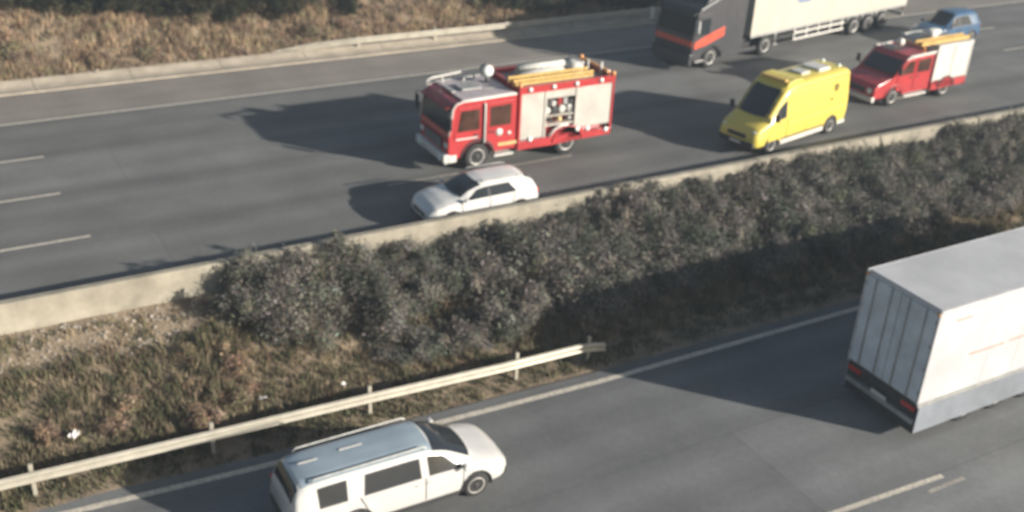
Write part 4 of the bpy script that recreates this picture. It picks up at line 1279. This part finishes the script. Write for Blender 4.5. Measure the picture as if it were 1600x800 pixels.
STRAW = [(0.308, 0.244, 0.157), (0.246, 0.199, 0.128), (0.197, 0.165, 0.106), (0.156, 0.141, 0.086), (0.127, 0.127, 0.072), (0.202, 0.138, 0.099)]
OLIVE = [(0.12, 0.12, 0.067), (0.154, 0.145, 0.082), (0.097, 0.106, 0.06), (0.201, 0.172, 0.104)]
BROWN = [(0.472, 0.351, 0.22), (0.392, 0.281, 0.18), (0.312, 0.211, 0.145), (0.265, 0.194, 0.144), (0.297, 0.267, 0.156), (0.213, 0.162, 0.112)]


def grass_obj(name, label, x0, x1, y0, y1, dens, n_per, hlo, hhi, width, pal, keep=None, spread=0.09):
    n = int((x1 - x0) * (y1 - y0) * dens)
    x = rng.uniform(x0, x1, n)
    y = rng.uniform(y0, y1, n)
    m = np.ones(n, bool) if keep is None else keep(x, y)
    x, y = x[m], y[m]
    pos = np.stack([x, y, ground_z(x, y)], 1)
    h = rng.uniform(hlo, hhi, len(x)) * (1 + 0.35 * np.clip(patch_noise(x, y, 0.8, 1.0), -1, 1))
    V, F, C = blades(pos, n_per, h, spread, width, pal)
    o = link(name, attr_mesh(name, V, F, C), GRASSM)
    tag(o, label, 'grass', kind='stuff')
    return o


grass_obj('verge_grass', 'dry straw and olive grass on the slope between barrier and near guard rail', -3, 46, -5.2, -0.75, 34, 16, 0.14, 0.36, 0.024, STRAW + OLIVE,
          lambda x, y: ~((x < 6.3) & (y > -1.75) & (rng.random(len(x)) < 0.70)))
grass_obj('roadside_grass', 'low green grass strip between near guard rail and white edge line', -3, 46, -6.05, -5.0, 30, 12, 0.06, 0.18, 0.03, OLIVE,
          lambda x, y: y > np.interp(x, [0, 5, 10, 15, 25, 60], [-5.5, -5.8, -6.05, -6.3, -6.35, -6.4]))
grass_obj('embankment_grass', 'brown dry grass covering the embankment beyond the far road', -2, 62, 21.0, 38, 17, 18, 0.16, 0.46, 0.032, BROWN, None, 0.16)

# loose pale stones below the barrier
def stones(name, label, n, xr, yr, smin, smax, m):
    bm = bmesh.new()
    for _ in range(n):
        x = random.uniform(*xr)
        y = random.uniform(*yr)
        s = random.uniform(smin, smax) * (1.0 if random.random() < 0.85 else 1.8)
        z = float(ground_z(x, y))
        M = Matrix.Translation((x, y, z + s * 0.25)) @ Matrix.Rotation(random.uniform(0, 6), 4, 'Z') @ Matrix.Diagonal((s, s * random.uniform(0.6, 1), s * random.uniform(0.4, 0.7), 1))
        r = bmesh.ops.create_icosphere(bm, subdivisions=1, radius=1.0, matrix=M)
        for v in r['verts']:
            v.co += Vector((random.uniform(-1, 1), random.uniform(-1, 1), random.uniform(-1, 1))) * s * 0.18
    o = from_bm(name, bm, m)
    tag(o, label, 'gravel', kind='stuff')
    return o


STONE = mat('pale_limestone', (0.34, 0.30, 0.25), 0.95, var=0.35, scale=3)
stones('gravel', 'loose pale stones on the slope just below the concrete barrier', 1000, (-1.0, 6.6), (-1.9, -0.5), 0.015, 0.045, STONE)
stones('gravel', 'scattered stones at the top of the gutter below the embankment', 200, (0, 30), (20.95, 21.9), 0.03, 0.10, STONE)


def shrub_mesh(seed, rx, ry, h, n, leaf, palette, lobes=9, shell=0.55, shoots=0):
    """Uneven crown: clumps of very different size and leaf, some sparse and twiggy, with shoots breaking the outline."""
    g = np.random.default_rng(seed)
    a = g.uniform(0, 2 * np.pi, lobes)
    rr = np.sqrt(g.uniform(0, 1, lobes)) * 0.86
    lz = g.uniform(0.15, 0.95, lobes) ** 0.9 * (1.05 - 0.5 * rr ** 2)
    LC = np.stack([np.cos(a) * rr * rx, np.sin(a) * rr * ry, lz * h], 1)
    LR = g.uniform(0.12, 0.46, lobes) * min(rx, ry, h)
    wgt = LR ** 2 * g.uniform(0.35, 1.4, lobes)
    k = g.choice(lobes, n, p=wgt / wgt.sum())
    d = g.normal(0, 1, (n, 3))
    d /= np.linalg.norm(d, axis=1)[:, None]
    stretch = g.uniform(0.7, 1.5, (lobes, 3))
    rad = LR[k] * (shell + (1 - shell) * g.random(n) ** 0.5) * np.exp(g.normal(0, 0.22, n))
    P = LC[k] + d * rad[:, None] * stretch[k]
    if shoots:
        ns = n // 5
        j = g.integers(0, shoots, ns)
        sb = LC[g.integers(0, lobes, shoots)]
        sd = g.normal(0, 0.35, (shoots, 3)) + np.array([0, 0, 1.0])
        sl_ = g.uniform(0.15, 0.36, shoots) * h
        t_ = g.random(ns)
        P[:ns] = sb[j] + sd[j] * (sl_[j] * t_)[:, None] + g.normal(0, 0.035, (ns, 3))
    P[:, 2] = np.maximum(P[:, 2], 0.03 + 0.1 * g.random(n))
    nrm = d + g.normal(0, 0.8, (n, 3)) + np.array([0, 0, 0.3])
    nrm /= np.linalg.norm(nrm, axis=1)[:, None]
    t = np.cross(nrm, g.normal(0, 1, (n, 3)))
    t /= np.linalg.norm(t, axis=1)[:, None]
    b = np.cross(nrm, t)
    lsz = g.uniform(0.6, 1.4, lobes)
    L = (leaf * lsz[k] * np.exp(g.normal(0, 0.35, n)))[:, None]
    asp = g.uniform(0.18, 0.5, (n, 1))
    V = np.stack([P - t * L, P + b * L * asp, P + t * L, P - b * L * asp], 1).reshape(-1, 3)
    q = np.arange(n)[:, None] * 4
    F = q + np.array([[0, 1, 2, 3]])
    lob_c = np.asarray(palette)[g.integers(0, len(palette), lobes)] * g.uniform(0.7, 1.25, (lobes, 1))
    C = lob_c[k] * np.exp(g.normal(0, 0.14, (n, 1))) * (1 + g.normal(0, 0.07, (n, 3)))
    C = np.clip(np.repeat(C, 4, 0), 0.005, 0.6)
    fol = attr_mesh('foliage', V, F, C)
    fol.materials.append(LEAFM)
    bm = bmesh.new()
    for i in range(lobes):
        p = Vector(LC[i])
        bm_tube(bm, [(0.08 * math.cos(i), 0.08 * math.sin(i), -0.1), (p.x * 0.4, p.y * 0.4, p.z * 0.45), (p.x, p.y, p.z * 1.0)], [0.03, 0.02, 0.008], 5)
        for _ in range(4):
            e = p + Vector(g.normal(0, 1, 3)).normalized() * float(LR[i]) * 1.35
            e.z = max(e.z, 0.05)
            bm_tube(bm, [p * 0.7, e], [0.012, 0.004], 4)
    st = bpy.data.meshes.new('stems')
    bm.to_mesh(st)
    bm.free()
    st.materials.append(TWIG)
    return fol, st


MED = [(0.195, 0.19, 0.16), (0.14, 0.15, 0.12), (0.235, 0.215, 0.185), (0.115, 0.135, 0.10), (0.255, 0.23, 0.195), (0.18, 0.16, 0.145), (0.155, 0.16, 0.105), (0.215, 0.20, 0.185)]
DKG = [(0.034, 0.040, 0.022), (0.05, 0.05, 0.027), (0.028, 0.034, 0.019), (0.075, 0.062, 0.036)]
MED_V = [shrub_mesh(100 + i, 1.35, 1.05, 1.15, 11500, 0.037, MED, 34, 0.2, 14) for i in range(7)]
DRK_V = [shrub_mesh(200 + i, 1.5, 1.3, 1.9, 7500, 0.065, DKG, 26, 0.25, 10) for i in range(4)]
DRY_V = [shrub_mesh(300 + i, 0.6, 0.6, 0.7, 1600, 0.04, BROWN, 10, 0.2, 8) for i in range(4)]


def shrub(name, var, x, y, s, sz, label, group):
    root = empty(name, (x, y, float(ground_z(x, y)) - 0.04), random.uniform(0, 6.28))
    root.scale = (s, s, sz)
    link('foliage', var[0], None, root)
    link('stems', var[1], None, root)
    tag(root, label, 'shrub', group)
    return root


GM = 'shrubs on the slope between the carriageways'
shrub('shrub', MED_V[0], 6.75, -1.45, 1.0, 1.05, 'leftmost grey-green shrub of the median, at the edge of the pale stones', GM)


def where(x):
    for lim, t in ((10.5, 'left part of the thicket'), (13.5, 'left of the white car'), (18.5, 'below the white car'), (25, 'between white car and ambulance'), (33, 'below the yellow ambulance'), (60, 'at the right end of the thicket')):
        if x < lim:
            return t


x = 7.6
while x < 47:
    # three loose rows: by the barrier, mid slope, lower slope
    hi = 1.0 if x < 9.5 else (0.66 if x < 17.5 else (0.86 if x < 22 else 0.84))
    shrub('shrub', random.choice(MED_V), x, -1.05 + random.uniform(-0.15, 0.12), random.uniform(0.85, 1.1), hi * random.uniform(0.85, 1.1), 'grey-brown shrub against the concrete barrier, ' + where(x), GM)
    xb = x + random.uniform(0.2, 0.9)
    shrub('shrub', random.choice(MED_V), xb, -2.35 + random.uniform(-0.35, 0.3), random.uniform(0.9, 1.2), random.uniform(0.75, 1.15), 'grey-brown shrub halfway down the slope, ' + where(xb), GM)
    if x > 9.6:
        xc = x + random.uniform(-0.3, 0.6)
        shrub('shrub', random.choice(MED_V), xc, -3.75 + random.uniform(-0.3, 0.35), random.uniform(0.75, 1.05), random.uniform(0.45, 0.8) if x < 13 else random.uniform(0.75, 1.1), 'grey-brown shrub just above the near guard rail, ' + where(xc), GM)
    x += random.uniform(1.15, 1.5)
GD = 'small dry shrubs on the left of the near slope'
for i in range(14):
    shrub('dry_shrub', DRY_V[i % 4], random.uniform(-1.2, 6.6), random.uniform(-4.6, -2.3), random.uniform(0.55, 0.95), random.uniform(0.5, 0.9), 'small dry brown shrub in the grass left of the median thicket', GD)
GE = 'dark green bushes at the top of the embankment'
bush_spots = [(19.4, 23.6, 0.55, 0.6), (21.6, 25.2, 0.7, 0.6), (25.5, 26.8, 0.8, 0.8),  (13.3, 23.7, 0.5, 0.5), (16.2, 23.2, 0.5, 0.65)]
for i in range(13):
    bush_spots.append((4.2 + i * 1.05, 25.4 - 0.13 * i + random.uniform(-0.25, 0.25), random.uniform(0.7, 0.95), random.uniform(0.65, 0.9)))
for i in range(10):
    bush_spots.append((3.8 + i * 1.5, 27.4 - 0.1 * i + random.uniform(-0.4, 0.4), random.uniform(0.9, 1.2), random.uniform(0.9, 1.15)))
for i in range(15):
    bush_spots.append((27.6 + i * 1.25, 22.6 + random.uniform(-0.4, 0.5) - 0.05 * i, random.uniform(0.6, 0.9), random.uniform(0.45, 0.7)))
for i in range(10):
    bush_spots.append((28.4 + i * 1.8, 24.9 + random.uniform(-0.5, 0.5) - 0.05 * i, random.uniform(0.85, 1.1), random.uniform(0.6, 0.9)))
for (bx, by, s, sz) in bush_spots:
    shrub('bush', random.choice(DRK_V), bx, by, s, sz, 'dark green bush high on the brown embankment at the left' if bx < 23 else 'dark green bush behind the far guard rail left of and behind the lorry', GE)
GB = 'low dry bushes on the embankment face'
for i in range(26):
    shrub('dry_shrub', DRY_V[i % 4], random.uniform(3, 32), random.uniform(21.8, 27.5), random.uniform(0.8, 1.5), random.uniform(0.7, 1.3), 'low dry brown shrub on the sunlit embankment face beyond the road', GB)

# pale litter caught in the grass
LIT = mat('white_litter', (0.75, 0.73, 0.70), 0.7, var=0.1)
for (lx, ly, s, lab) in ((1.55, -4.05, 0.16, 'crumpled white scrap in the grass at the lower left of the slope'), (6.15, -4.35, 0.10, 'small white scrap in the grass left of the shrub thicket near the rail'),
                         (8.3, -4.55, 0.10, 'white scrap lying below the thicket just above the guard rail post'), (4.85, -5.05, 0.10, 'tiny white scrap lying right behind the near guard rail')):
    bm = bmesh.new()
    bmesh.ops.create_grid(bm, x_segments=5, y_segments=4, size=s)
    for v in bm.verts:
        v.co.y *= 0.55
        v.co.z = random.uniform(0, 0.6) * s
    r = bmesh.ops.extrude_face_region(bm, geom=list(bm.faces))
    for v in r['geom']:
        if isinstance(v, bmesh.types.BMVert):
            v.co.z -= 0.01
    o = from_bm('litter_scrap', bm, LIT)
    o.location = (lx, ly, float(ground_z(lx, ly)) + 0.22)
    o.rotation_euler = (0.3, 0.2, random.uniform(0, 3))
    tag(o, lab, 'litter', 'pale litter on the slope')

# ------------------------------------------------------------------ thin bluish haze added to imitate screen glare and lift the shadows
bm = bmesh.new()
bm_box(bm, (-430, -430, -4.0), (530, 440, 17.5))
hz = from_bm('veil', bm, None)
hm = bpy.data.materials.new('veil_air')
hm.use_nodes = True
hn = hm.node_tree
hn.nodes.remove(hn.nodes['Principled BSDF'])
pv = hn.nodes.new('ShaderNodeVolumePrincipled')
pv.inputs['Color'].default_value = (0.72, 0.85, 1.0, 1)
pv.inputs['Density'].default_value = 0.0011
pv.inputs['Anisotropy'].default_value = 0.1
hn.links.new(pv.outputs[0], hn.nodes['Material Output'].inputs['Volume'])
hz.data.materials.append(hm)
tag(hz, 'thin bluish haze imitating screen glare over both carriageways', 'veil', kind='stuff')
